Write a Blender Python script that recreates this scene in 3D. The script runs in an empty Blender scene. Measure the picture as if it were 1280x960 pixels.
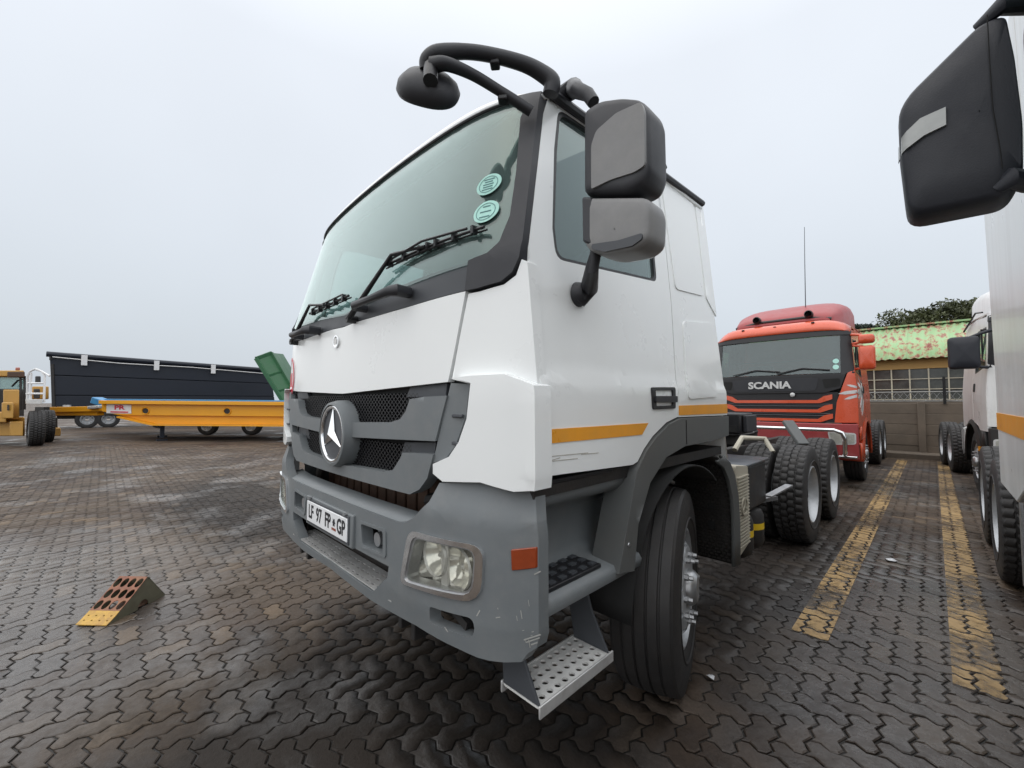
import bpy, bmesh, math, random
import numpy as np
from mathutils import Vector, Matrix
R_ = math.radians
SC = bpy.context.scene
COL = SC.collection

# ------------------------------------------------------------------ camera
FOC, CAM_H, YAW, PITCH = 519.0, 1.55, 45.4, 2.5      # focal length in pixels of a 1280 px wide frame
cam_d = bpy.data.cameras.new('camera'); cam = bpy.data.objects.new('camera', cam_d); COL.objects.link(cam)
cam_d.sensor_width = 36.0; cam_d.lens = FOC / 1280 * 36.0
cam_d.clip_start = 0.05; cam_d.clip_end = 3000
cam.location = (0, 0, CAM_H); cam.rotation_euler = (R_(90 + PITCH), 0, R_(YAW))
SC.camera = cam

# ------------------------------------------------------------------ sky and sun (overcast)
SUN_EL, SUN_ROT = 62.0, 200.0
world = bpy.data.worlds.new('World'); SC.world = world; world.use_nodes = True
wn, wl = world.node_tree.nodes, world.node_tree.links
wn.clear()
w_out = wn.new('ShaderNodeOutputWorld'); w_bg = wn.new('ShaderNodeBackground')
sky = wn.new('ShaderNodeTexSky'); sky.sky_type = 'NISHITA'; sky.sun_disc = False
sky.sun_elevation = R_(SUN_EL); sky.sun_rotation = R_(SUN_ROT); sky.dust_density = 6; sky.air_density = 1.5
sky_s = wn.new('ShaderNodeVectorMath'); sky_s.operation = 'SCALE'; sky_s.inputs['Scale'].default_value = 0.012
wl.new(sky.outputs[0], sky_s.inputs[0])
tc = wn.new('ShaderNodeTexCoord'); sep = wn.new('ShaderNodeSeparateXYZ'); wl.new(tc.outputs['Generated'], sep.inputs[0])
ramp = wn.new('ShaderNodeValToRGB'); wl.new(sep.outputs['Z'], ramp.inputs[0])
cr = ramp.color_ramp
cr.elements[0].position = 0.0; cr.elements[0].color = (0.47, 0.515, 0.565, 1)
cr.elements[1].position = 1.0; cr.elements[1].color = (1.20, 1.23, 1.27, 1)
for p, c in ((0.10, (0.50, 0.545, 0.595, 1)), (0.30, (0.575, 0.615, 0.665, 1)), (0.62, (0.665, 0.70, 0.75, 1))):
    e = cr.elements.new(p); e.color = c
nz = wn.new('ShaderNodeTexNoise'); nz.inputs['Scale'].default_value = 1.6; nz.inputs['Detail'].default_value = 5; nz.inputs['Roughness'].default_value = 0.45
wl.new(tc.outputs['Generated'], nz.inputs['Vector'])
nm = wn.new('ShaderNodeMapRange'); nm.inputs[1].default_value = 0.3; nm.inputs[2].default_value = 0.7; nm.inputs[3].default_value = 0.95; nm.inputs[4].default_value = 1.04
wl.new(nz.outputs['Fac'], nm.inputs[0])
cm = wn.new('ShaderNodeVectorMath'); cm.operation = 'SCALE'; wl.new(ramp.outputs[0], cm.inputs[0]); wl.new(nm.outputs[0], cm.inputs['Scale'])
ad = wn.new('ShaderNodeVectorMath'); ad.operation = 'ADD'; wl.new(cm.outputs[0], ad.inputs[0]); wl.new(sky_s.outputs[0], ad.inputs[1])
wl.new(ad.outputs[0], w_bg.inputs[0]); w_bg.inputs[1].default_value = 1.0
wl.new(w_bg.outputs[0], w_out.inputs[0])

sun_d = bpy.data.lights.new('sun', 'SUN'); sun = bpy.data.objects.new('sun', sun_d); COL.objects.link(sun)
sun_d.energy = 1.4; sun_d.angle = R_(160); sun_d.color = (1.0, 0.97, 0.93)
_a = R_(SUN_ROT)
_sd = Vector((math.sin(_a) * math.cos(R_(SUN_EL)), math.cos(_a) * math.cos(R_(SUN_EL)), math.sin(R_(SUN_EL))))
sun.rotation_euler = _sd.to_track_quat('Z', 'Y').to_euler()

SC.view_settings.view_transform = 'Standard'; SC.view_settings.look = 'None'
SC.view_settings.exposure = 0.30; SC.view_settings.gamma = 1.0
SC.cycles.max_bounces = 8; SC.cycles.transparent_max_bounces = 16
SC.cycles.caustics_reflective = False; SC.cycles.caustics_refractive = False

# ------------------------------------------------------------------ pixel -> place helpers
_th, _ph = R_(YAW), R_(PITCH)
CF = np.array([-math.sin(_th) * math.cos(_ph), math.cos(_th) * math.cos(_ph), math.sin(_ph)])
CR = np.array([math.cos(_th), math.sin(_th), 0.0])
CU = np.cross(CR, CF)
CO = np.array([0, 0, CAM_H])
def ray(px, py): return CF * FOC + CR * (px - 640) + CU * (480 - py)
def on_x(px, py, x): d = ray(px, py); return CO + d * (x / d[0])
def on_y(px, py, y): d = ray(px, py); return CO + d * (y / d[1])
def on_z(px, py, z=0.0): d = ray(px, py); return CO + d * ((z - CAM_H) / d[2])
def at_depth(px, py, zc): return CO + ray(px, py) / FOC * zc
def on_plane(px, py, p0, n): d = ray(px, py); n = np.array(n); return CO + d * (np.dot(np.array(p0) - CO, n) / np.dot(d, n))

# ------------------------------------------------------------------ materials
def mat(name, col, rough=0.5, metal=0.0, var=0.12, vscale=6.0, bump=0.0, bscale=60.0, dirt=0.0, dcol=(0.10, 0.085, 0.07), dscale=3.0, coat=0.0, spec=0.5, rvar=0.08, streak=0.0):
    m = bpy.data.materials.new(name); m.use_nodes = True
    n, l = m.node_tree.nodes, m.node_tree.links
    b = n['Principled BSDF']
    b.inputs['Metallic'].default_value = metal; b.inputs['Roughness'].default_value = rough
    b.inputs['Coat Weight'].default_value = coat; b.inputs['Coat Roughness'].default_value = 0.08
    b.inputs['Specular IOR Level'].default_value = spec
    t = n.new('ShaderNodeTexCoord')
    x = n.new('ShaderNodeTexNoise'); x.inputs['Scale'].default_value = vscale; x.inputs['Detail'].default_value = 6; x.inputs['Roughness'].default_value = 0.65
    l.new(t.outputs['Object'], x.inputs['Vector'])
    mr = n.new('ShaderNodeMapRange'); mr.inputs[1].default_value = 0.25; mr.inputs[2].default_value = 0.75
    mr.inputs[3].default_value = 1 - var; mr.inputs[4].default_value = 1 + var; l.new(x.outputs['Fac'], mr.inputs[0])
    v = n.new('ShaderNodeVectorMath'); v.operation = 'SCALE'; v.inputs[0].default_value = col[:3]; l.new(mr.outputs[0], v.inputs['Scale'])
    last = v.outputs[0]
    if dirt > 0 or streak > 0:
        d = n.new('ShaderNodeTexNoise'); d.inputs['Scale'].default_value = dscale; d.inputs['Detail'].default_value = 9; d.inputs['Roughness'].default_value = 0.72
        mp = n.new('ShaderNodeMapping'); l.new(t.outputs['Object'], mp.inputs[0]); l.new(mp.outputs[0], d.inputs['Vector'])
        if streak > 0: mp.inputs['Scale'].default_value = (3.0, 3.0, 0.22)
        dr = n.new('ShaderNodeMapRange'); dr.inputs[1].default_value = 0.45; dr.inputs[2].default_value = 0.80; dr.inputs[3].default_value = 0; dr.inputs[4].default_value = max(dirt, streak)
        l.new(d.outputs['Fac'], dr.inputs[0])
        mx = n.new('ShaderNodeMix'); mx.data_type = 'RGBA'; l.new(dr.outputs[0], mx.inputs[0]); l.new(last, mx.inputs[6]); mx.inputs[7].default_value = (*dcol, 1)
        last = mx.outputs[2]
    l.new(last, b.inputs['Base Color'])
    if rvar > 0:
        rr = n.new('ShaderNodeMapRange'); rr.inputs[1].default_value = 0.3; rr.inputs[2].default_value = 0.7
        rr.inputs[3].default_value = max(0.02, rough - rvar); rr.inputs[4].default_value = min(1, rough + rvar); l.new(x.outputs['Fac'], rr.inputs[0]); l.new(rr.outputs[0], b.inputs['Roughness'])
    if bump > 0:
        bn = n.new('ShaderNodeTexNoise'); bn.inputs['Scale'].default_value = bscale; bn.inputs['Detail'].default_value = 4; l.new(t.outputs['Object'], bn.inputs['Vector'])
        bp = n.new('ShaderNodeBump'); bp.inputs['Strength'].default_value = bump; bp.inputs['Distance'].default_value = 0.01; l.new(bn.outputs['Fac'], bp.inputs['Height']); l.new(bp.outputs[0], b.inputs['Normal'])
    return m

def glass_mat(name, tint, film=0.12, filmcol=(0.45, 0.52, 0.52), refl=1.6):
    m = bpy.data.materials.new(name); m.use_nodes = True
    n, l = m.node_tree.nodes, m.node_tree.links
    n.remove(n['Principled BSDF']); out = n['Material Output']
    tr = n.new('ShaderNodeBsdfTransparent'); tr.inputs[0].default_value = (*tint, 1)
    df = n.new('ShaderNodeBsdfDiffuse'); df.inputs[0].default_value = (*filmcol, 1)
    gl = n.new('ShaderNodeBsdfGlossy'); gl.inputs['Roughness'].default_value = 0.015; gl.inputs[0].default_value = (0.92, 1.0, 0.98, 1)
    t = n.new('ShaderNodeTexCoord'); x = n.new('ShaderNodeTexNoise'); x.inputs['Scale'].default_value = 3; x.inputs['Detail'].default_value = 6
    l.new(t.outputs['Object'], x.inputs['Vector'])
    mr = n.new('ShaderNodeMapRange'); mr.inputs[3].default_value = film * 0.5; mr.inputs[4].default_value = film * 1.5; l.new(x.outputs['Fac'], mr.inputs[0])
    m1 = n.new('ShaderNodeMixShader'); l.new(mr.outputs[0], m1.inputs[0]); l.new(tr.outputs[0], m1.inputs[1]); l.new(df.outputs[0], m1.inputs[2])
    lw = n.new('ShaderNodeLayerWeight'); lw.inputs['Blend'].default_value = 0.5
    pw = n.new('ShaderNodeMath'); pw.operation = 'POWER'; pw.inputs[1].default_value = 4.0; l.new(lw.outputs['Facing'], pw.inputs[0])
    fr = n.new('ShaderNodeMapRange'); fr.inputs[3].default_value = refl; fr.inputs[4].default_value = 0.9; l.new(pw.outputs[0], fr.inputs[0])
    m2 = n.new('ShaderNodeMixShader'); l.new(fr.outputs[0], m2.inputs[0]); l.new(m1.outputs[0], m2.inputs[1]); l.new(gl.outputs[0], m2.inputs[2])
    l.new(m2.outputs[0], out.inputs[0])
    return m

M = {}
M['white'] = mat('white_paint', (0.84, 0.86, 0.855), 0.30, var=0.02, vscale=2, dirt=0.05, dcol=(0.60, 0.59, 0.55), dscale=1.4, coat=0.35, rvar=0.05)
M['white_dirty'] = mat('white_paint_dirty', (0.76, 0.77, 0.76), 0.34, var=0.05, vscale=3, dirt=0.4, dcol=(0.40, 0.37, 0.33), dscale=3, coat=0.2, streak=0.4)
M['grey'] = mat('grey_plastic', (0.155, 0.17, 0.178), 0.48, var=0.07, vscale=4, bump=0.05, bscale=300, dirt=0.34, dcol=(0.25, 0.245, 0.23), dscale=9)
M['grey_dark'] = mat('dark_grey_plastic', (0.055, 0.06, 0.068), 0.5, var=0.1, bump=0.05, bscale=250)
M['anthracite'] = mat('anthracite_plastic', (0.020, 0.021, 0.026), 0.5, var=0.1, vscale=5, bump=0.06, bscale=260, dirt=0.12, dcol=(0.1, 0.1, 0.1))
M['fender'] = mat('fender_plastic', (0.098, 0.103, 0.102), 0.55, var=0.08, vscale=4, bump=0.06, bscale=220, dirt=0.3, dcol=(0.14, 0.125, 0.1))
M['black'] = mat('black_plastic', (0.012, 0.012, 0.014), 0.45, var=0.15, bump=0.05, bscale=200)
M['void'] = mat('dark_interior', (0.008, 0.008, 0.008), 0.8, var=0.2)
M['mirror_grey'] = mat('mirror_grey_cover', (0.20, 0.20, 0.20), 0.5, var=0.15, vscale=9, bump=0.05, bscale=300, dirt=0.3, dcol=(0.28, 0.27, 0.25), dscale=12)
M['chrome'] = mat('chrome', (0.78, 0.79, 0.80), 0.12, 1.0, var=0.08, vscale=12)
M['steel'] = mat('steel', (0.42, 0.43, 0.44), 0.38, 0.8, var=0.15, vscale=14, dirt=0.35, dcol=(0.2, 0.15, 0.11), dscale=9)
M['alu'] = mat('aluminium', (0.62, 0.62, 0.61), 0.42, 0.5, var=0.14, vscale=10, dirt=0.4, dcol=(0.18, 0.16, 0.14), dscale=12)
M['alu_bright'] = mat('bright_tread_plate', (0.74, 0.74, 0.72), 0.5, 0.15, var=0.12, vscale=14, dirt=0.35, dcol=(0.3, 0.28, 0.25), dscale=16)
M['reflector'] = mat('lamp_reflector', (0.93, 0.92, 0.86), 0.12, 0.55, var=0.10, vscale=18, rvar=0.1)
M['wheel_silver'] = mat('silver_wheel_paint', (0.50, 0.52, 0.54), 0.36, 0.35, var=0.12, vscale=9, dirt=0.35, dcol=(0.16, 0.13, 0.1), dscale=8)
M['rubber'] = mat('tyre_rubber', (0.022, 0.021, 0.021), 0.62, var=0.2, vscale=9, bump=0.12, bscale=120, dirt=0.35, dcol=(0.06, 0.052, 0.045), dscale=6)
M['chassis'] = mat('chassis_black', (0.018, 0.017, 0.017), 0.6, var=0.3, vscale=7, dirt=0.5, dcol=(0.06, 0.045, 0.033), dscale=5, bump=0.1, bscale=80)
M['rust'] = mat('rusty_steel', (0.075, 0.04, 0.025), 0.75, var=0.35, vscale=14, bump=0.2, bscale=90)
M['amber'] = mat('amber_reflector_tape', (0.82, 0.34, 0.02), 0.35, var=0.08, vscale=8, dirt=0.2, dcol=(0.5, 0.3, 0.1), dscale=9)
M['indicator'] = mat('indicator_lens', (0.26, 0.042, 0.010), 0.15, var=0.12, vscale=30, coat=0.6)
M['red_sticker'] = mat('red_sticker', (0.62, 0.03, 0.06), 0.4, var=0.08)
M['decal_white'] = mat('white_decal', (0.78, 0.78, 0.78), 0.5, var=0.05)
M['disc_mint'] = mat('licence_disc_paper', (0.42, 0.72, 0.64), 0.6, var=0.1, vscale=40)
M['disc_print'] = mat('licence_disc_print', (0.08, 0.2, 0.2), 0.6, var=0.2)
M['plate_white'] = mat('number_plate_white', (0.80, 0.81, 0.82), 0.45, var=0.05, vscale=12)
M['ink'] = mat('black_ink', (0.012, 0.012, 0.016), 0.5, var=0.1)
M['glass'] = glass_mat('windscreen_glass', (0.64, 0.76, 0.74), 0.15, (0.34, 0.45, 0.43), 0.07)
M['glass_side'] = glass_mat('door_glass', (0.62, 0.72, 0.71), 0.14, (0.30, 0.37, 0.37), 0.08)
M['glass_dark'] = glass_mat('dark_windscreen_glass', (0.5, 0.56, 0.57), 0.10, (0.22, 0.26, 0.27), 0.09)
M['lens'] = glass_mat('headlight_lens', (0.96, 0.96, 0.94), 0.03, (0.6, 0.58, 0.5), 0.04)
M['beige'] = mat('beige_plastic_cover', (0.46, 0.43, 0.35), 0.55, var=0.08, dirt=0.45, dcol=(0.2, 0.16, 0.11), dscale=6)
M['honey'] = mat('mudguard_liner', (0.022, 0.02, 0.018), 0.6, var=0.3, vscale=8, dirt=0.45, dcol=(0.06, 0.045, 0.035), dscale=5)
M['seat'] = mat('seat_fabric', (0.045, 0.047, 0.05), 0.9, var=0.15)
M['dash'] = mat('dashboard_plastic', (0.07, 0.075, 0.078), 0.6, var=0.1)
M['lining'] = mat('cab_lining', (0.20, 0.205, 0.20), 0.9, var=0.08)
M['scania_red'] = mat('orange_red_paint', (0.62, 0.088, 0.032), 0.30, var=0.06, coat=0.4, dirt=0.15, dcol=(0.3, 0.08, 0.05))
M['scania_maroon'] = mat('faded_maroon_paint', (0.33, 0.048, 0.05), 0.4, var=0.08, dirt=0.2, dcol=(0.3, 0.12, 0.11))
M['yellow_trailer'] = mat('yellow_trailer_paint', (0.80, 0.36, 0.012), 0.38, var=0.07, vscale=1.5, dirt=0.16, dcol=(0.4, 0.2, 0.06))
M['yellow_grader'] = mat('yellow_machine_paint', (0.52, 0.28, 0.05), 0.5, var=0.2, vscale=3, dirt=0.5, dcol=(0.2, 0.13, 0.07))
M['blue_paint'] = mat('blue_trailer_paint', (0.05, 0.24, 0.47), 0.4, var=0.1)
M['navy'] = mat('navy_trailer_paint', (0.006, 0.010, 0.020), 0.5, var=0.15, vscale=1, dirt=0.2, dcol=(0.014, 0.018, 0.026))
M['green_paint'] = mat('green_tipper_paint', (0.018, 0.105, 0.035), 0.45, var=0.15, vscale=2, dirt=0.2, dcol=(0.05, 0.1, 0.06))
M['band_yellow'] = mat('yellow_band', (0.72, 0.48, 0.02), 0.5, var=0.1)
M['concrete'] = mat('precast_concrete', (0.135, 0.108, 0.082), 0.85, var=0.22, vscale=2.5, bump=0.25, bscale=40, dirt=0.5, dcol=(0.06, 0.055, 0.045), dscale=2)
M['ochre'] = mat('ochre_wall_paint', (0.50, 0.30, 0.11), 0.8, var=0.08, vscale=2)
M['cream_frame'] = mat('cream_window_frame', (0.52, 0.47, 0.36), 0.6, var=0.1)
M['pane'] = mat('old_window_pane', (0.06, 0.065, 0.06), 0.15, var=0.4, vscale=1.5, dirt=0.3, dcol=(0.2, 0.18, 0.15))
M['wood_frame'] = mat('silver_mesh_wire', (0.30, 0.30, 0.29), 0.5, 0.5, var=0.1)
M['cool_black'] = mat('mirror_blue_black', (0.013, 0.015, 0.022), 0.55, var=0.12, vscale=8, bump=0.1, bscale=260, dirt=0.1, dcol=(0.07, 0.07, 0.08))
M['tape'] = mat('silver_tape', (0.36, 0.37, 0.36), 0.35, 0.3, var=0.12, vscale=25)
M['paper'] = mat('paper_scrap', (0.65, 0.66, 0.68), 0.7, var=0.1)

# ------------------------------------------------------------------ mesh helpers
class MB:
    def __init__(s): s.v = []; s.f = []
    def add(s, vs, fs):
        o = len(s.v); s.v += [tuple(map(float, p)) for p in vs]; s.f += [tuple(i + o for i in f) for f in fs]; return s
    def box(s, c, d, rot=None):
        x, y, z = d[0] / 2, d[1] / 2, d[2] / 2
        P = [Vector(p) for p in ((-x, -y, -z), (x, -y, -z), (x, y, -z), (-x, y, -z), (-x, -y, z), (x, -y, z), (x, y, z), (-x, y, z))]
        if rot is not None: P = [rot @ p for p in P]
        c = Vector(c)
        return s.add([p + c for p in P], [(0, 3, 2, 1), (4, 5, 6, 7), (0, 1, 5, 4), (1, 2, 6, 5), (2, 3, 7, 6), (3, 0, 4, 7)])
    def bb(s, x0, x1, y0, y1, z0, z1): return s.box(((x0 + x1) / 2, (y0 + y1) / 2, (z0 + z1) / 2), (abs(x1 - x0), abs(y1 - y0), abs(z1 - z0)))
    def bar(s, a, b, w, h, up=(0, 0, 1)):
        a, b = Vector(a), Vector(b); d = b - a; L = d.length; d.normalize()
        u = Vector(up); sd = d.cross(u)
        if sd.length < 1e-4: sd = d.cross(Vector((1, 0, 0)))
        sd.normalize(); u = sd.cross(d)
        return s.box((a + b) / 2, (L, w, h), Matrix((d, -sd, u)).transposed())
    def tube(s, pts, r, n=10, caps=True, sx=1.0):
        pts = [Vector(p) for p in pts]; rs = r if hasattr(r, '__len__') else [r] * len(pts)
        rings = []; prev = None
        for i, p in enumerate(pts):
            d = (pts[min(i + 1, len(pts) - 1)] - pts[max(i - 1, 0)]).normalized()
            if prev is None:
                a = Vector((0, 0, 1)) if abs(d.z) < 0.9 else Vector((1, 0, 0)); u = d.cross(a).normalized()
            else: u = (prev - d * prev.dot(d)).normalized()
            prev = u; w = d.cross(u)
            rings.append([p + (u * math.cos(2 * math.pi * k / n) * sx + w * math.sin(2 * math.pi * k / n)) * rs[i] for k in range(n)])
        vs = [q for g in rings for q in g]; fs = []
        for i in range(len(pts) - 1):
            for k in range(n): fs.append((i * n + k, i * n + (k + 1) % n, (i + 1) * n + (k + 1) % n, (i + 1) * n + k))
        if caps: fs.append(tuple(range(n))[::-1]); fs.append(tuple((len(pts) - 1) * n + k for k in range(n)))
        return s.add(vs, fs)
    def cyl(s, a, b, r, n=16): return s.tube([a, b], r, n)
    def lathe(s, prof, n=32, axis='x', c=(0, 0, 0), close=False):
        vs = []; fs = []
        for (h, r) in prof:
            for k in range(n):
                t = 2 * math.pi * k / n; q = (r * math.cos(t), r * math.sin(t))
                p = {'x': (h, q[0], q[1]), 'y': (q[0], h, q[1]), 'z': (q[0], q[1], h)}[axis]
                vs.append((p[0] + c[0], p[1] + c[1], p[2] + c[2]))
        m = len(prof)
        for i in range(m if close else m - 1):
            j = (i + 1) % m
            for k in range(n): fs.append((i * n + k, i * n + (k + 1) % n, j * n + (k + 1) % n, j * n + k))
        return s.add(vs, fs)
    def prism(s, poly, d):          # poly of 3D points, d extrusion vector
        n = len(poly); P = [Vector(p) for p in poly]; d = Vector(d)
        return s.add(P + [p + d for p in P], [tuple(range(n))[::-1], tuple(range(n, 2 * n))] + [(i, (i + 1) % n, n + (i + 1) % n, n + i) for i in range(n)])
    def grid(s, rows, closed=False):
        n = len(rows[0]); vs = [p for r in rows for p in r]; fs = []
        for i in range(len(rows) - 1):
            for k in range(n if closed else n - 1): fs.append((i * n + k, i * n + (k + 1) % n, (i + 1) * n + (k + 1) % n, (i + 1) * n + k))
        return s.add(vs, fs)
    def mesh(s, name, m, smooth=35):
        me = bpy.data.meshes.new(name); me.from_pydata(s.v, [], s.f)
        bm = bmesh.new(); bm.from_mesh(me); bmesh.ops.recalc_face_normals(bm, faces=bm.faces); bm.to_mesh(me); bm.free()
        if m is not None: me.materials.append(m)
        if smooth:
            me.polygons.foreach_set('use_smooth', [True] * len(me.polygons)); me.set_sharp_from_angle(angle=R_(smooth))
        me.update(); return me
    def build(s, name, m, parent=None, bevel=0.0, seg=2, smooth=35, solid=0.0, subsurf=0):
        return link(name, s.mesh(name, m, smooth), parent, bevel, seg, solid, subsurf)

def link(name, me, parent=None, bevel=0.0, seg=2, solid=0.0, subsurf=0, loc=None, rot=None):
    o = bpy.data.objects.new(name, me); COL.objects.link(o)
    if parent is not None:
        o.parent = parent
        if loc is None: o.matrix_parent_inverse = wmat(parent).inverted()
    if loc is not None: o.location = loc
    if rot is not None: o.rotation_euler = rot
    if solid: k = o.modifiers.new('solid', 'SOLIDIFY'); k.thickness = solid; k.offset = 0
    if subsurf: k = o.modifiers.new('sub', 'SUBSURF'); k.levels = subsurf; k.render_levels = subsurf
    if bevel:
        k = o.modifiers.new('bev', 'BEVEL'); k.width = bevel; k.segments = seg; k.limit_method = 'ANGLE'; k.angle_limit = R_(40)
    return o
def wmat(o):
    m = Matrix.LocRotScale(o.location, o.rotation_euler, o.scale)
    return (wmat(o.parent) @ o.matrix_parent_inverse @ m) if o.parent else m
def tag(o, label=None, cat=None, group=None, kind=None):
    if label: o['label'] = label
    if cat: o['category'] = cat
    if group: o['group'] = group
    if kind: o['kind'] = kind
    return o
def thing(name, label, cat, loc=(0, 0, 0), group=None):
    o = bpy.data.objects.new(name, None); COL.objects.link(o); o.location = loc; o.empty_display_size = 0.2
    return tag(o, label, cat, group)

def rounded(poly, r, n=4):
    """2D polygon with its corners rounded by radius r (one number or one per corner)."""
    out = []; N = len(poly)
    for i in range(N):
        p0, p, p1 = np.array(poly[i - 1], float), np.array(poly[i], float), np.array(poly[(i + 1) % N], float)
        rr = r[i] if hasattr(r, '__len__') else r
        a, b = p0 - p, p1 - p; la, lb = np.linalg.norm(a), np.linalg.norm(b)
        k = min(rr, la * 0.45, lb * 0.45)
        if k < 1e-5: out.append(tuple(p)); continue
        q0, q1 = p + a / la * k, p + b / lb * k
        for j in range(n + 1):
            t = j / n; out.append(tuple((1 - t) ** 2 * q0 + 2 * t * (1 - t) * p + t * t * q1))
    return out

def patch(name, outer, fn, m, parent=None, thick=0.02, holes=(), step=0.06, bevel=0.0, smooth=35, edge=0.0):
    """A shell cut to a 2D outline (a, b) and laid on the surface fn(a, b, off): real thickness, optional holes.
    edge > 0 turns the rim down by that much (soft edge)."""
    bm = bmesh.new()
    def loop(pts):
        vs = [bm.verts.new((p[0], p[1], 0)) for p in pts]
        return [bm.edges.new((vs[i], vs[(i + 1) % len(vs)])) for i in range(len(vs))]
    es = loop(outer)
    for h in holes: es += loop(h)
    bmesh.ops.triangle_fill(bm, edges=es, use_beauty=True, use_dissolve=False)
    if holes:   # drop faces filled inside a hole
        def inside(pt, poly):
            c = False; j = len(poly) - 1
            for i in range(len(poly)):
                if (poly[i][1] > pt[1]) != (poly[j][1] > pt[1]) and pt[0] < (poly[j][0] - poly[i][0]) * (pt[1] - poly[i][1]) / (poly[j][1] - poly[i][1]) + poly[i][0]: c = not c
                j = i
            return c
        kill = [f for f in bm.faces if any(inside(f.calc_center_median(), h) for h in holes)]
        bmesh.ops.delete(bm, geom=kill, context='FACES')
    a = [p[0] for p in outer]; b = [p[1] for p in outer]
    if step:
        for ax, lo, hi in ((0, min(a), max(a)), (1, min(b), max(b))):
            k = math.ceil((lo + 1e-4) / step)
            while k * step < hi - 1e-4:
                co = [0, 0, 0]; no = [0, 0, 0]; co[ax] = k * step; no[ax] = 1
                bmesh.ops.bisect_plane(bm, geom=bm.verts[:] + bm.edges[:] + bm.faces[:], plane_co=co, plane_no=no, dist=1e-6); k += 1
    bm.verts.index_update(); bm.verts.ensure_lookup_table()
    P = [(v.co.x, v.co.y) for v in bm.verts]; F = [[v.index for v in f.verts] for f in bm.faces]
    B = [(e.verts[0].index, e.verts[1].index) for e in bm.edges if len(e.link_faces) == 1]
    bm.free(); n = len(P)
    mb = MB()
    top = [tuple(fn(p[0], p[1], 0.0)) for p in P]; bot = [tuple(fn(p[0], p[1], -thick)) for p in P]
    mb.add(top + bot, F + [[i + n for i in f[::-1]] for f in F] + [(i, j, j + n, i + n) for i, j in B])
    return mb.build(name, m, parent, bevel=bevel, smooth=smooth)

def text_mesh(txt, size, depth, m, name='lettering', bold=0.0, sx=1.0):
    cu = bpy.data.curves.new(name, 'FONT'); cu.body = txt; cu.size = size; cu.extrude = depth; cu.offset = bold; cu.align_x = 'CENTER'; cu.align_y = 'CENTER'; cu.resolution_u = 3
    o = bpy.data.objects.new(name, cu); COL.objects.link(o)
    bpy.context.view_layer.update()
    me = bpy.data.meshes.new_from_object(o.evaluated_get(bpy.context.evaluated_depsgraph_get()))
    bpy.data.objects.remove(o); bpy.data.curves.remove(cu)
    me.name = name; me.materials.clear(); me.materials.append(m)
    if sx != 1.0: me.transform(Matrix.Diagonal((sx, 1, 1, 1)))
    return me
def put_text(txt, size, origin, right, up, m, parent, name='lettering', depth=0.0015, bold=0.0, sx=1.0):
    me = text_mesh(txt, size, depth, m, name, bold, sx)
    r = Vector(right).normalized(); u = Vector(up); u = (u - r * u.dot(r)).normalized(); nn = r.cross(u)
    mm = Matrix((r, u, nn)).transposed().to_4x4(); mm.translation = Vector(origin); me.transform(mm)
    return link(name, me, parent)
def lerp(a, b, t): return a + (b - a) * t
def ell(cx, cy, rx, ry, n=16, a0=0.0): return [(cx + rx * math.cos(a0 + 2 * math.pi * k / n), cy + ry * math.sin(a0 + 2 * math.pi * k / n)) for k in range(n)]

def spl(pts, k=6):
    """smooth curve through points (Catmull-Rom)"""
    P = [Vector(p) for p in pts]; P = [P[0] * 2 - P[1]] + P + [P[-1] * 2 - P[-2]]; out = []
    for i in range(1, len(P) - 2):
        for j in range(k):
            t = j / k; a, b, c, d = P[i - 1], P[i], P[i + 1], P[i + 2]
            out.append(0.5 * ((2 * b) + (c - a) * t + (2 * a - 5 * b + 4 * c - d) * t * t + (3 * b - a - 3 * c + d) * t ** 3))
    return out + [P[-2]]
def splr(r, k=6): return [lerp(r[i], r[i + 1], j / k) for i in range(len(r) - 1) for j in range(k)] + [r[-1]]
# ================================================================== ground
UNIT = 0.1125
WARP = 0.014
def tri(t):
    t = t - math.floor(t)
    return t / 0.3 if t < 0.3 else (1 - (t - 0.3) / 0.2 if t < 0.7 else (-1 + (t - 0.7) / 0.3))
def warp(x, y): return (x + WARP * tri(y / UNIT), y + WARP * tri(x / UNIT))

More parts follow.
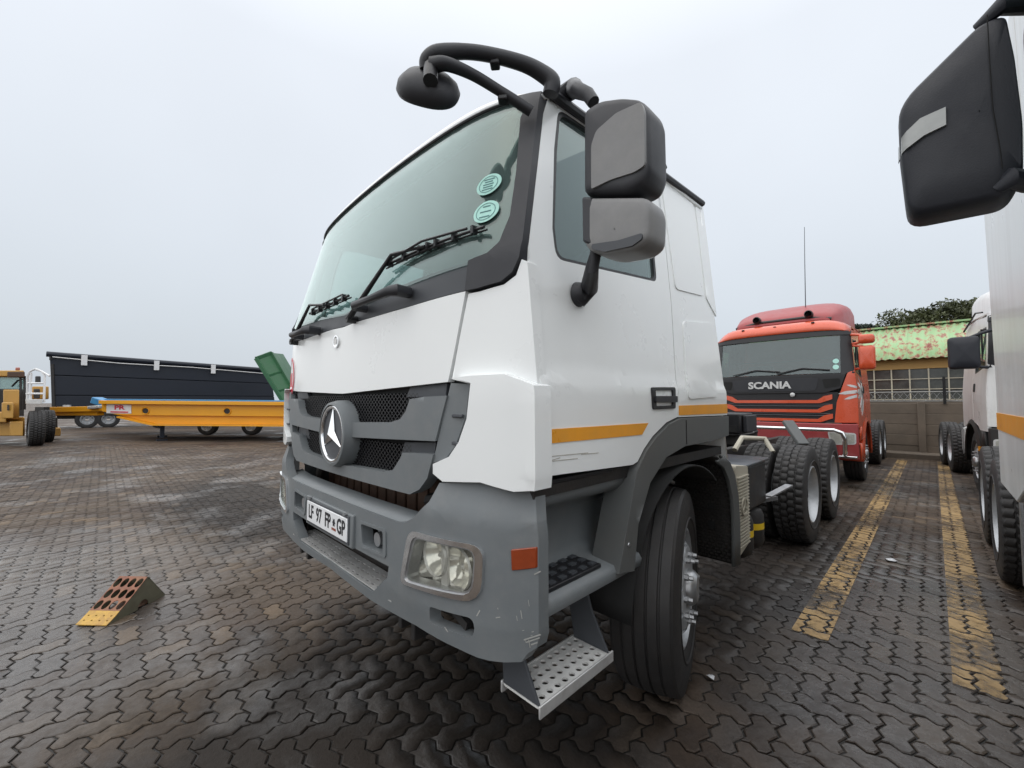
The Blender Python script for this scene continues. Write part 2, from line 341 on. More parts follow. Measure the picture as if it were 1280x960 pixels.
def paving_material(name, attr):
    m = bpy.data.materials.new(name); m.use_nodes = True
    n, l = m.node_tree.nodes, m.node_tree.links; b = n['Principled BSDF']
    def N(t, **k):
        q = n.new(t)
        for a, v in k.items(): setattr(q, a, v)
        return q
    def noise(scale, det=5, rough=0.6, vec=None):
        q = N('ShaderNodeTexNoise'); q.inputs['Scale'].default_value = scale; q.inputs['Detail'].default_value = det; q.inputs['Roughness'].default_value = rough
        l.new(vec or geo.outputs['Position'], q.inputs['Vector']); return q.outputs['Fac']
    def rng(src, a, bb, c, d):
        q = N('ShaderNodeMapRange'); l.new(src, q.inputs[0])
        for i, v in enumerate((a, bb, c, d)): q.inputs[i + 1].default_value = v
        return q.outputs[0]
    def mix(fac, a, c):
        q = N('ShaderNodeMix', data_type='RGBA'); l.new(fac, q.inputs[0])
        for i, v in ((6, a), (7, c)):
            if isinstance(v, tuple): q.inputs[i].default_value = (*v, 1)
            else: l.new(v, q.inputs[i])
        return q.outputs[2]
    def math_(op, a, c):
        q = N('ShaderNodeMath', operation=op)
        for i, v in ((0, a), (1, c)):
            if isinstance(v, (int, float)): q.inputs[i].default_value = v
            else: l.new(v, q.inputs[i])
        return q.outputs[0]
    geo = N('ShaderNodeNewGeometry')
    if attr == 'object': rnd = N('ShaderNodeObjectInfo').outputs['Random']
    elif attr: a = N('ShaderNodeAttribute', attribute_name=attr); rnd = a.outputs['Fac']
    else: rnd = noise(9, 2)
    ramp_ = N('ShaderNodeValToRGB'); l.new(rnd, ramp_.inputs[0]); r = ramp_.color_ramp
    r.elements[0].color = (0.040, 0.028, 0.021, 1); r.elements[1].color = (0.143, 0.101, 0.065, 1)
    for p, c in ((0.35, (0.058, 0.041, 0.031, 1)), (0.6, (0.072, 0.052, 0.040, 1)), (0.85, (0.076, 0.065, 0.058, 1))):
        e = r.elements.new(p); e.color = c
    grain = rng(noise(55, 8, 0.75), 0.3, 0.7, 0.58, 1.30)
    v = N('ShaderNodeVectorMath', operation='SCALE'); l.new(ramp_.outputs[0], v.inputs[0]); l.new(grain, v.inputs['Scale'])
    big = rng(noise(0.42, 6, 0.6), 0.42, 0.68, 0.0, 0.75)          # dry, dusty areas
    c1b = mix(big, v.outputs[0], mix(rng(noise(40, 6), 0.3, 0.7, 0, 1), (0.108, 0.080, 0.054), (0.165, 0.125, 0.088)))
    def spot(cx, cy, rx, ry, w=0.9):            # a stain with its own ragged outline
        mp = N('ShaderNodeMapping'); l.new(geo.outputs['Position'], mp.inputs[0]); mp.vector_type = 'POINT'
        mp.inputs['Location'].default_value = (-cx / rx, -cy / ry, 0); mp.inputs['Scale'].default_value = (1 / rx, 1 / ry, 0)
        ln = N('ShaderNodeVectorMath', operation='LENGTH'); l.new(mp.outputs[0], ln.inputs[0])
        return rng(math_('ADD', ln.outputs['Value'], math_('MULTIPLY', noise(1.7, 7, 0.65), 1.1)), 1.15, 1.75, w, 0.0)
    oilmask = math_('MAXIMUM', math_('MAXIMUM', spot(-1.7, 0.9, 1.5, 1.3), spot(-1.6, 5.0, 1.6, 3.0, 0.8)), spot(-7.5, 1.6, 3.2, 1.0, 0.85))
    oil = math_('MAXIMUM', oilmask, rng(noise(0.85, 7, 0.65), 0.54, 0.68, 0.0, 0.7))          # old oil stains
    c2 = mix(oil, c1b, (0.016, 0.013, 0.011))
    crack = rng(noise(14, 8, 0.7), 0.62, 0.74, 0, 0.30)
    c3 = mix(crack, c2, (0.15, 0.13, 0.115))
    wet = math_('MAXIMUM', math_('MAXIMUM', spot(-5.0, -1.1, 2.6, 1.9, 1.0), spot(-0.2, 3.9, 0.8, 2.6, 0.8)), rng(noise(0.7, 6, 0.62), 0.52, 0.64, 0.0, 0.8))
    wetf = math_('MULTIPLY', wet, rng(noise(16, 6, 0.7), 0.25, 0.6, 0.45, 1.0))
    c4 = N('ShaderNodeVectorMath', operation='SCALE'); l.new(c3, c4.inputs[0]); l.new(rng(wet, 0, 1, 1.0, 0.6), c4.inputs['Scale'])
    l.new(c4.outputs[0], b.inputs['Base Color'])
    fine = rng(noise(24, 6, 0.7), 0.3, 0.7, -0.07, 0.10)
    rough_ = math_('ADD', rng(wetf, 0, 1, 0.64, 0.13), fine)
    l.new(rough_, b.inputs['Roughness']); l.new(rng(wetf, 0, 1, 0.20, 1.0), b.inputs['Specular IOR Level'])
    bp = N('ShaderNodeBump'); bp.inputs['Strength'].default_value = 0.5; bp.inputs['Distance'].default_value = 0.006
    l.new(math_('ADD', noise(70, 6, 0.7), math_('MULTIPLY', noise(12, 4), 1.6)), bp.inputs['Height']); l.new(bp.outputs[0], b.inputs['Normal'])
    return m
M['pave_obj'] = paving_material('paver_concrete', 'object')
M['pave_far'] = paving_material('paver_concrete_far', 'rnd')
M['pave_sheet'] = paving_material('yard_surface', None)
M['joint'] = mat('joint_grit', (0.012, 0.010, 0.008), 0.6, var=0.4, vscale=30, bump=0.4, bscale=90)

g = MB(); g.add([(-900, -900, -0.06), (900, -900, -0.06), (900, 900, -0.06), (-900, 900, -0.06)], [(0, 1, 2, 3)])
tag(g.build('terrain', M['pave_sheet'], smooth=0), kind='structure')
# the yard: a bed of dark grit with the pavers set in it
YX0, YX1, YY0, YY1 = -60.0, 30.0, -40.0, 60.0
g = MB(); g.add([(YX0, YY0, -0.009), (YX1, YY0, -0.009), (YX1, YY1, -0.009), (YX0, YY1, -0.009)], [(0, 1, 2, 3)])
yard = g.build('ground', M['joint'], smooth=0); tag(yard, 'brown interlocking concrete block paving of the truck yard, damp and stained', kind='structure')

def outline(w, h, gap=0.0045):          # w x h units from (0,0), warped, pulled in by the joint
    pts = []
    q = (0.0, 0.3, 0.7)
    for i in range(w): pts += [(i + t, 0) for t in q]
    for i in range(h): pts += [(w, i + t) for t in q]
    for i in range(w): pts += [(w - i - t, h) for t in (0.0, 0.3, 0.7)]
    for i in range(h): pts += [(0, h - i - t) for t in (0.0, 0.3, 0.7)]
    P = np.array([warp(x * UNIT, y * UNIT) for x, y in pts]); c = np.array([w * UNIT / 2, h * UNIT / 2])
    hw, hh = w * UNIT / 2, h * UNIT / 2
    k = np.array([1 - gap / hw, 1 - gap / hh])
    return (P - c) * k + c, c
def paver_arrays(w, h, cham=0.004, lift=0.0):
    P, c = outline(w, h); n = len(P)
    inner = (P - c) * np.array([1 - 0.011 / (w * UNIT), 1 - 0.011 / (h * UNIT)]) + c
    V = np.vstack([np.c_[inner, np.full(n, 0.0)], np.c_[P, np.full(n, -cham)], np.c_[P, np.full(n, -0.05)]])
    F = [list(range(n))]
    for r in (0, 1):
        for i in range(n):
            j = (i + 1) % n; F.append([(r + 1) * n + i, (r + 1) * n + j, r * n + j, r * n + i])
    return V, F
def near_list():
    out = []
    Rx = 30.0
    def vis(x, y, zmax):
        d = np.array([x, y, 0]) - CO; zc = d @ CF
        if zc > zmax: return None
        if math.hypot(x + 1.0, y - 0.5) < 4.6: return max(zc, 0.6)
        if zc > 0.6:
            px = 640 + FOC * (d @ CR) / zc; py = 480 - FOC * (d @ CU) / zc
            if -130 < px < 1410 and py < 1090: return zc
        return 9.0 if (-16 < x < 5 and y > -9) else None
    for j in range(int(-14 / UNIT), int(17 / UNIT)):
        for i in range(int(-24 / UNIT), int(5 / UNIT)):
            k = (i - j) % 4
            if k == 0: w, h = 2, 1           # lies along X, covers (i,j),(i+1,j)
            elif k == 2: w, h = 1, 2         # stands along Y, covers (i,j) and the cell before it in j
            else: continue
            jj = j if k == 0 else j - 1
            zc = vis((i + w / 2) * UNIT, (jj + h / 2) * UNIT, 15.5)
            if zc is not None: out.append((zc, i, jj, w, h))
    return sorted(out)
PAV = near_list()
def hidden(x, y):      # under the big truck's bumper and wheels: not the largest in view
    return -3.3 < x < -0.9 and y > 0.95
rng_ = random.Random(4)
VH, FH = paver_arrays(2, 1); VV, FV = paver_arrays(1, 2)
def pm(name, V, F):
    me = bpy.data.meshes.new(name); me.from_pydata(V.tolist(), [], F); me.materials.append(M['pave_obj']); me.update(); return me
MEH, MEV = pm('paver', VH, FH), pm('paver', VV, FV)
singles, rest = [], []
for p in PAV:
    zc, i, j, w, h = p
    cx, cy = (i + w / 2) * UNIT, (j + h / 2) * UNIT
    d = np.array([cx, cy, 0]) - CO; px = 640 + FOC * (d @ CR) / zc; py = 480 - FOC * (d @ CU) / zc
    if len(singles) < 298 and d @ CF > 0.6 and -5 < px < 1285 and py < 966 and not hidden(cx, cy): singles.append(p)
    else: rest.append(p)
for zc, i, j, w, h in singles:
    o = bpy.data.objects.new('paver', MEH if w == 2 else MEV); COL.objects.link(o); o.parent = yard
    o.location = (i * UNIT, j * UNIT, rng_.uniform(-0.003, 0.0015)); o.rotation_euler = (rng_.uniform(-0.012, 0.012), rng_.uniform(-0.012, 0.012), 0)
def stuff_mesh(name, items, flat):
    allv, loops, starts, tot, rv = [], [], [], [], []
    off = 0; ls = 0
    for zc, i, j, w, h in items:
        V, F = (VH, FH) if w == 2 else (VV, FV)
        n = len(V) // 3
        if flat: V = V[n:2 * n]; F = F[:1]
        else: V = V[:2 * n]; F = F[:1 + n]
        t = np.array([i * UNIT, j * UNIT, rng_.uniform(-0.003, 0.0015) + (0.004 if flat else 0)])
        W = V + t
        W[:, 2] += (W[:, 0] - W[0, 0]) * rng_.uniform(-0.012, 0.012) + (W[:, 1] - W[0, 1]) * rng_.uniform(-0.012, 0.012)
        allv.append(W)
        r = rng_.random()
        for f in F:
            loops += [q + off for q in f]; starts.append(ls); tot.append(len(f)); ls += len(f)
        rv += [r] * len(V); off += len(V)
    V = np.vstack(allv)
    me = bpy.data.meshes.new(name)
    me.vertices.add(len(V)); me.vertices.foreach_set('co', V.astype(np.float32).ravel())
    me.loops.add(len(loops)); me.loops.foreach_set('vertex_index', loops)
    me.polygons.add(len(starts)); me.polygons.foreach_set('loop_start', starts); me.polygons.foreach_set('loop_total', tot)
    a = me.attributes.new('rnd', 'FLOAT', 'POINT'); a.data.foreach_set('value', rv)
    me.materials.append(M['pave_far']); me.update(calc_edges=True); me.validate()
    o = link(name, me, yard); tag(o, kind='stuff'); return o
stuff_mesh('paver_field', [p for p in rest if p[0] < 6.5], False)
stuff_mesh('distant_paver_field', [p for p in rest if p[0] >= 6.5], True)

# beyond the counted blocks the surface is one worn sheet
def sheet(name, x0, x1, y0, y1, z):
    s_ = MB(); s_.add([(x0, y0, z), (x1, y0, z), (x1, y1, z), (x0, y1, z)], [(0, 1, 2, 3)]); return s_.build(name, M['pave_sheet'], yard, smooth=0)
_f2 = np.array([CF[0], CF[1]]); _f2 /= np.linalg.norm(_f2); _r2 = np.array([CR[0], CR[1]]); _z0 = 15.55
s_ = MB(); _c = [_f2 * d + _r2 * w for d, w in ((_z0, -24.0), (_z0, 40.0), (_z0 + 40, 40.0), (_z0 + 40, -60.0))]
s_.add([(c[0], c[1], -0.004) for c in _c], [(0, 1, 2, 3)]); s_.build('worn_paving', M['pave_sheet'], yard, smooth=0)
sheet('worn_apron', -60, 30, -40, -9.05, -0.006); sheet('worn_apron', 5.05, 30, -9.05, 60, -0.0065)

# painted bay lines: worn yellow paint lying on the tops of the blocks
def paint_material():
    m = bpy.data.materials.new('worn_yellow_line_paint'); m.use_nodes = True
    n, l = m.node_tree.nodes, m.node_tree.links; b = n['Principled BSDF']
    b.inputs['Base Color'].default_value = (0.42, 0.24, 0.055, 1); b.inputs['Roughness'].default_value = 0.5
    geo = n.new('ShaderNodeNewGeometry')
    a = n.new('ShaderNodeTexNoise'); a.inputs['Scale'].default_value = 9; a.inputs['Detail'].default_value = 9; a.inputs['Roughness'].default_value = 0.75; l.new(geo.outputs['Position'], a.inputs['Vector'])
    c = n.new('ShaderNodeTexNoise'); c.inputs['Scale'].default_value = 1.1; c.inputs['Detail'].default_value = 3; l.new(geo.outputs['Position'], c.inputs['Vector'])
    s1 = n.new('ShaderNodeMath'); s1.operation = 'ADD'; l.new(a.outputs['Fac'], s1.inputs[0]); l.new(c.outputs['Fac'], s1.inputs[1])
    mr = n.new('ShaderNodeMapRange'); mr.inputs[1].default_value = 0.86; mr.inputs[2].default_value = 1.10; mr.inputs[3].default_value = 0.08; mr.inputs[4].default_value = 0.85; l.new(s1.outputs[0], mr.inputs[0])
    l.new(mr.outputs[0], b.inputs['Alpha'])
    g2 = n.new('ShaderNodeTexNoise'); g2.inputs['Scale'].default_value = 30; g2.inputs['Detail'].default_value = 5; l.new(geo.outputs['Position'], g2.inputs['Vector'])
    mx = n.new('ShaderNodeMix'); mx.data_type = 'RGBA'; l.new(g2.outputs['Fac'], mx.inputs[0]); mx.inputs[6].default_value = (0.32, 0.20, 0.08, 1); mx.inputs[7].default_value = (0.52, 0.35, 0.15, 1); l.new(mx.outputs[2], b.inputs['Base Color'])
    return m
M['line_paint'] = paint_material()
def clip(poly, ax, val, keep_less):
    out = []
    for i in range(len(poly)):
        a, c = poly[i - 1], poly[i]
        ia = (a[ax] <= val) == keep_less; ic = (c[ax] <= val) == keep_less
        if ia != ic:
            t = (val - a[ax]) / (c[ax] - a[ax]); out.append((a[0] + (c[0] - a[0]) * t, a[1] + (c[1] - a[1]) * t))
        if ic: out.append(tuple(c))
    return out
def bay_line(x0, x1, y0, y1, label):
    mb = MB()
    for zc, i, j, w, h in PAV:
        cx, cy = (i + w / 2) * UNIT, (j + h / 2) * UNIT
        if cx < x0 - 0.2 or cx > x1 + 0.2 or cy < y0 - 0.2 or cy > y1 + 0.2: continue
        V = VH if w == 2 else VV; n = len(V) // 3
        P = [(v[0] + i * UNIT, v[1] + j * UNIT) for v in V[:n]]
        for ax, val, less in ((0, x0, False), (0, x1, True), (1, y0, False), (1, y1, True)):
            if len(P) > 2: P = clip(P, ax, val, less)
        if len(P) > 2: mb.add([(x, y, 0.0065) for x, y in P], [tuple(range(len(P)))])
    return tag(mb.build('bay_line', M['line_paint'], smooth=0), label, 'road marking', kind='structure')
LX1, LX2 = on_z(1030, 760)[0], on_z(1208, 760)[0]
bay_line(LX1 - 0.10, LX1 + 0.10, on_z(1005, 793)[1], 15.4, 'worn yellow bay line running from beside the white tractor past the red truck')
bay_line(LX2 - 0.10, LX2 + 0.10, on_z(1230, 868)[1], 15.4, 'faded yellow bay line beside the white trucks with black mirrors')
# ================================================================== wheels (axis along X, outward = +X)
def tyre_mesh(name, Rr, wid, drive, seg):
    """Tyre with a real tread: ribs and grooves round it; the drive tyre also has cross-cut blocks."""
    hw = wid / 2; prof = []      # (x, r, is_tread_row)
    sw = [(hw * 0.80, Rr * 0.545), (hw * 0.95, Rr * 0.60), (hw * 1.02, Rr * 0.70), (hw * 1.03, Rr * 0.78), (hw * 0.99, Rr * 0.88), (hw * 0.93, Rr * 0.955)]
    for x, r in sw: prof.append((-x, r, 0))
    tw = hw * 0.87; ribs = 5 if not drive else 4
    gw = 0.009 if not drive else 0.012; gd = 0.013 if not drive else 0.017
    rw = (2 * tw - (ribs - 1) * gw) / ribs
    x = -tw
    for i in range(ribs):
        for t in (0, 0.06, 0.94, 1):
            xx = x + rw * t; crown = Rr - 0.012 * (xx / tw) ** 2 - (0.004 if t in (0, 1) else 0)
            prof.append((xx, crown, 1 + i))
        x += rw
        if i < ribs - 1:
            prof.append((x + 0.001, Rr - gd, 0)); prof.append((x + gw - 0.001, Rr - gd, 0)); x += gw
    for q, r in sw[::-1]: prof.append((q, r, 0))
    vs, fs = [], []; n = seg
    for (h, r, kind) in prof:
        for k in range(n):
            rr, hh = r, h
            if kind:
                if drive:
                    ph = (k + (2 if kind % 2 else 0)) % 4
                    if ph == 3: rr -= 0.013
                    hh += 0.004 * (1 if (k % 4) < 2 else -1)
                elif kind in (1, 5) and k % 2 == 0 and abs(h) > tw * 0.97: rr -= 0.003
            t = 2 * math.pi * k / n; vs.append((hh, rr * math.cos(t), rr * math.sin(t)))
    m = len(prof)
    for i in range(m - 1):
        for k in range(n): fs.append((i * n + k, i * n + (k + 1) % n, (i + 1) * n + (k + 1) % n, (i + 1) * n + k))
    mb = MB(); mb.add(vs, fs)
    # a raised ring and beading on the outer wall
    mb.lathe([(hw * 1.005, Rr * 0.665), (hw * 1.05, Rr * 0.68), (hw * 1.05, Rr * 0.69), (hw * 1.01, Rr * 0.70)], 64)
    me = mb.mesh(name, M['rubber'], 38)
    return me
def disc_mesh(name, prof, holes, hole_r, hole_at, m, n=60):
    """Wheel disc: profile x(r), hand holes cut through."""
    pr = sorted(prof, key=lambda p: p[1])
    rs = [p[1] for p in pr]; xs_ = [p[0] for p in pr]
    bm = bmesh.new()
    def loop(pts):
        v = [bm.verts.new((p[0], p[1], 0)) for p in pts]; return [bm.edges.new((v[i], v[(i + 1) % len(v)])) for i in range(len(v))]
    es = loop(ell(0, 0, rs[-1], rs[-1], n)) + loop(ell(0, 0, rs[0], rs[0], 24))
    hc = []
    for k in range(holes):
        a = 2 * math.pi * (k + 0.5) / holes; c = (hole_at * math.cos(a), hole_at * math.sin(a)); hc.append(c); es += loop(ell(c[0], c[1], hole_r, hole_r, 14))
    bmesh.ops.triangle_fill(bm, edges=es, use_beauty=True)
    kill = [f for f in bm.faces if any((f.calc_center_median().xy - Vector(c)).length < hole_r * 0.93 for c in hc) or f.calc_center_median().xy.length < rs[0] * 0.97]
    bmesh.ops.delete(bm, geom=kill, context='FACES')
    bmesh.ops.subdivide_edges(bm, edges=[e for e in bm.edges if e.calc_length() > 0.04], cuts=1)
    bmesh.ops.triangulate(bm, faces=bm.faces[:])
    for v in bm.verts:
        r = v.co.xy.length; x = float(np.interp(r, rs, xs_)); v.co = (x, v.co.x, v.co.y)
    bmesh.ops.recalc_face_normals(bm, faces=bm.faces)
    g_ = bmesh.ops.solidify(bm, geom=bm.faces[:], thickness=0.010)
    me = bpy.data.meshes.new(name); bm.to_mesh(me); bm.free(); me.materials.append(m)
    me.polygons.foreach_set('use_smooth', [True] * len(me.polygons)); me.set_sharp_from_angle(angle=R_(40)); return me
WR = 0.535
TY_STEER = tyre_mesh('tyre', WR, 0.31, False, 140)
TY_DRIVE = tyre_mesh('tyre', WR, 0.29, True, 168)
def rim_mesh(prof, m): return MB().lathe(prof, 56).mesh('rim', m, 40)
RIM_STEER = rim_mesh([(0.120, 0.315), (0.138, 0.310), (0.142, 0.296), (0.128, 0.290), (0.108, 0.275), (0.05, 0.262), (-0.12, 0.262)], M['wheel_silver'])
RIM_DRIVE = rim_mesh([(0.118, 0.315), (0.136, 0.310), (0.140, 0.296), (0.126, 0.290), (0.106, 0.277), (0.03, 0.268), (-0.04, 0.262), (-0.13, 0.262)], M['wheel_silver'])
DISC_STEER = disc_mesh('wheel', [(0.075, 0.262), (0.118, 0.236), (0.140, 0.205), (0.140, 0.10), (0.140, 0.085)], 10, 0.021, 0.226, M['wheel_silver'])
DISC_DRIVE = disc_mesh('wheel', [(-0.01, 0.268), (-0.052, 0.245), (-0.07, 0.21), (-0.07, 0.09)], 10, 0.024, 0.226, M['wheel_silver'])
HUB_STEER = MB().lathe([(0.12, 0.095), (0.168, 0.094), (0.185, 0.085), (0.20, 0.07), (0.202, 0.0)], 28).mesh('hub', M['steel'], 35)
HUB_DRIVE = MB().lathe([(-0.08, 0.135), (0.02, 0.13), (0.055, 0.115), (0.06, 0.10), (0.075, 0.095), (0.078, 0.0)], 28).mesh('hub', M['chassis'], 35)
def nut_mesh():
    mb = MB(); mb.lathe([(0.0, 0.021), (0.004, 0.021), (0.005, 0.0165), (0.028, 0.0165), (0.032, 0.012), (0.052, 0.011), (0.053, 0.0)], 6); return mb.mesh('wheel_nut', M['steel'], 30)
NUT = nut_mesh()
NUT_ST = 0.140
def wheel(parent, loc, out, kind, nuts=True, roll=0.0):
    """kind: steer / drive / inner; out = +1 when its outer face looks to +X."""
    if kind == 'inner':
        w = link('wheel', DISC_DRIVE, parent, loc=loc, rot=(roll, 0, 0 if out < 0 else math.pi))
        link('tyre', TY_DRIVE, w, loc=(0, 0, 0)); link('rim', RIM_DRIVE, w, loc=(0, 0, 0)); return w
    st = kind == 'steer'
    w = link('wheel', DISC_STEER if st else DISC_DRIVE, parent, loc=loc, rot=(roll, 0, 0 if out > 0 else math.pi))
    link('tyre', TY_STEER if st else TY_DRIVE, w, loc=(0, 0, 0)); link('rim', RIM_STEER if st else RIM_DRIVE, w, loc=(0, 0, 0))
    link('hub', HUB_STEER if st else HUB_DRIVE, w, loc=(0, 0, 0))
    if nuts:
        for k in range(10):
            a = 2 * math.pi * k / 10
            link('wheel_nut', NUT, w, loc=(NUT_ST if st else -0.07, 0.1675 * math.cos(a), 0.1675 * math.sin(a)))
    return w
def local(parent, loc):      # world place -> place under a parent that only shifts
    return Vector(loc) - parent.location
# ================================================================== the white tractor truck
HX, HXC, HW = 0.93, -2.175, 1.245           # near side at X = -HX, centre line, half width
AX0, AX1, AX2 = 2.30, 5.64, 7.0             # axles
YR = 2.85                                    # cab rear wall
def S(z): return HX + max(0.0, z - 1.6) * 0.105
def sstep(x, a, b): t = min(1, max(0, (x - a) / (b - a))); return t * t * (3 - 2 * t)
def Ffront(x, z):
    W = -HXC - S(z); t = min(1.0, abs(x - HXC) / W)
    y = 0.895 + (0.26 * (z - 2.08) if z > 2.08 else 0.0) + 0.05 * t * t + 0.10 * t ** 8
    if z > 2.74: y += 2.2 * (z - 2.74) ** 2
    return y
def Fbump(x, z):
    t = min(1.0, abs(x - HXC) / HW)
    return 0.84 + 0.05 * t * t + 0.15 * t ** 8
def fr(x, z, off=0.0): return (x, Ffront(x, z) - off, z)
def bu(x, z, off=0.0):
    t = min(1.0, abs(x - HXC) / HW); up = max(0.0, z - 1.15); dn = max(0.0, 0.80 - z)
    xx = x - math.copysign(0.34 * up * t ** 4, x - HXC)
    return (xx, Fbump(x, z) + 0.30 * up + 0.12 * dn - off, z)
def sd(y, z, off=0.0): return (-S(z) + off - 0.010 * sstep(z, 1.63, 1.66), y, z)
def sdm(y, z, off=0.0): p = sd(y, z, off); return (2 * HXC - p[0], p[1], p[2])
def mirror(pts): return [(2 * HXC - x, z) for x, z in pts][::-1]
def solve(px, py, f, y=0.95):
    for _ in range(40):
        p = on_y(px, py, y); y = y + 0.6 * (f(p[0], p[2]) - y)
    return (p[0], p[2])
def PF(l, off=0.0): return [solve(a, b, lambda x, z: Ffront(x, z) - off) for a, b in l]
def PB(l, off=0.0): return [solve(a, b, lambda x, z: bu(x, z, off)[1]) for a, b in l]
def PS(l, off=0.0):
    out = []
    for a, b in l:
        x = -HX
        for _ in range(30): p = on_x(a, b, x); x = -S(p[2]) + off
        out.append((p[1], p[2]))
    return out
def E(z, d=0.0): return (-S(z) - d, z)

HERO = thing('tractor_truck', 'big white cab-over tractor truck with grey bumper and three-pointed star grille', 'truck', (HXC, 2.4, 0))
H = HERO
# ---- front: bonnet flap, cowl, corner pieces
hn = PF([(560, 477.4), (570, 428), (582, 364.0)])
zct = solve(428, 409.5, Ffront)[1]; zcb = solve(425, 492.3, Ffront)[1]
qt = PF([(545, 373.5), (508, 384.5), (470, 395.5), (445, 402.8)]); qb = PF([(445, 490.3), (480, 486.3), (520, 481.9)])
bonnet = patch('bonnet', hn + qt + [(HXC, zct)] + mirror(hn + qt) + mirror(qb) + [(HXC, zcb)] + qb, fr, M['white'], H, 0.03, step=0.05, bevel=0.006)
gtop = PF([(588, 326.5), (550, 337), (515, 350), (470, 370.5)]); gtc = (HXC, solve(431, 391, Ffront)[1])
patch('cowl', [(hn[2][0] + 0.004, hn[2][1] + 0.006), gtop[0], gtop[1], gtop[2], gtop[3], gtc] + mirror([(hn[2][0] + 0.004, hn[2][1] + 0.006), gtop[0], gtop[1], gtop[2], gtop[3]]) + [(2 * HXC - x, z + 0.006) for x, z in qt] + [(HXC, zct + 0.006)] + [(x, z + 0.006) for x, z in qt[::-1]], lambda x, z, o=0: fr(x, z, o - 0.008), M['grey_dark'], H, 0.04, step=0.05, bevel=0.004)
# pillars (both sides)
gr_ = PF([(612, 317), (627, 303), (640, 271), (648, 215), (653, 149)]) ; gr_top = [E(2.72, 0.055), E(2.755, 0.10)]
corn = PF([(584, 364), (600, 361), (629, 352.5), (643, 341)])
pil = [gtop[0]] + gr_ + gr_top + [E(2.80, 0.10), E(2.80, 0.012)] + [E(z, 0.012) for z in (2.6, 2.4, 2.2, 2.12)] + [(-S(2.06) - 0.02, 2.055)] + corn[::-1]
for side in (0, 1):
    patch('pillar_trim', pil if not side else mirror(pil), lambda x, z, o=0: fr(x, z, o + 0.012), M['anthracite'], H, 0.07, step=0.05, bevel=0.008)
cw = PF([(565, 474), (585.5, 367), (601, 364), (630, 355.5), (645, 344)]) + [E(2.05, 0.02), E(2.04, 0.004), E(1.9, 0.004), E(1.7, 0.004), E(1.6, 0.004), E(1.56, 0.004)]
for side in (0, 1):
    patch('corner_panel', cw if not side else mirror(cw), fr, M['white'], H, 0.05, step=0.04, bevel=0.006)
OFFC = 0.04
cl = PF([(563, 472.5), (588, 469.5), (630, 467.5)], OFFC) + [(-S(1.6) + 0.012, 1.605), (-HX + 0.016, 1.57), (-HX + 0.018, 1.30), (-HX + 0.014, 1.262), (-HX - 0.05, 1.255)] + PF([(600, 603), (553, 602), (541, 592), (541, 580), (561, 571), (573, 553), (583, 524), (588, 478.5)], OFFC)
gi = PF([(563.5, 479), (587, 480), (582.5, 520), (570, 556), (557, 573), (541, 579)], 0.012)
for side in (0, 1):
    c_ = patch('wind_deflector', cl if not side else mirror(cl), lambda x, z, o=0: fr(x, z, o + OFFC ), M['white'], H, 0.085, step=0.035, bevel=0.010)
    patch('insert', gi if not side else mirror(gi), lambda x, z, o=0: fr(x, z, o + 0.012), M['grey'], c_, 0.03, step=0.05, bevel=0.004)
    for zz in (1.50, 1.40):
        mb = MB(); xq = gi[2][0] - 0.035; xq = xq if not side else 2 * HXC - xq
        p = fr(xq, zz, 0.016); mb.box(p, (0.06, 0.012, 0.012)); mb.build('rib', M['grey_dark'], c_, bevel=0.003)
# ---- windscreen
glass = [(gtop[0][0] - 0.004, gtop[0][1] - 0.01)] + [(x - 0.004, z) for x, z in gr_] + [E(2.735, 0.055), E(2.775, 0.10)]
topc = 2.815
gl_poly = glass + [(HXC + 0.6, 2.80), (HXC, topc), (HXC - 0.6, 2.80)] + mirror(glass) + [(2 * HXC - gtop[3][0], gtop[3][1] - 0.012), (HXC, gtc[1] - 0.012), (gtop[3][0], gtop[3][1] - 0.012)]
patch('windscreen', gl_poly, lambda x, z, o=0: fr(x, z, o - 0.004), M['glass'], H, 0.006, step=0.06)
# thin black seal on the top edge
mb = MB(); tp = []
for k in range(41):
    x = lerp(-S(2.77) - 0.10, 2 * HXC + S(2.77) + 0.10, k / 40); z = 2.775 + 0.04 * (1 - abs((x - HXC) / 1.02) ** 2); tp.append(fr(x, z, 0.006))
mb.tube(tp, 0.007, 6); mb.build('windscreen_seal', M['black'], H)
# ---- roof with its front brow and drip rails
mb = MB(); rows = []
NX = 36
def roof_pt(u, y):      # u -1..1 across
    w = HW - (S(2.84) - HX); x = HXC + u * w; e = abs(u)
    z = 2.825 + 0.03 * (y - 1.2) / 1.6 + 0.13 * (1 - e ** 5); return x, z
for j in range(15):
    t = j / 14; row = []
    for i in range(NX + 1):
        u = -1 + 2 * i / NX
        ws = 2.775 + 0.045 * (1 - abs(u) ** 2)
        yf = Ffront(HXC + u * (HW - (S(2.8) - HX)), ws) + 0.0
        if j < 6:
            q = j / 5; y = yf + 0.34 * q ** 1.6; x, z1 = roof_pt(u, yf + 0.34); z = ws + (z1 - ws) * math.sin(q * math.pi / 2)
        else:
            q = (j - 5) / 9; y = lerp(yf + 0.34, YR, q); x, z = roof_pt(u, y)
        row.append((x, y, z))
    rows.append(row)
mb.grid(rows); mb.build('roof', M['white'], H, solid=0.02)
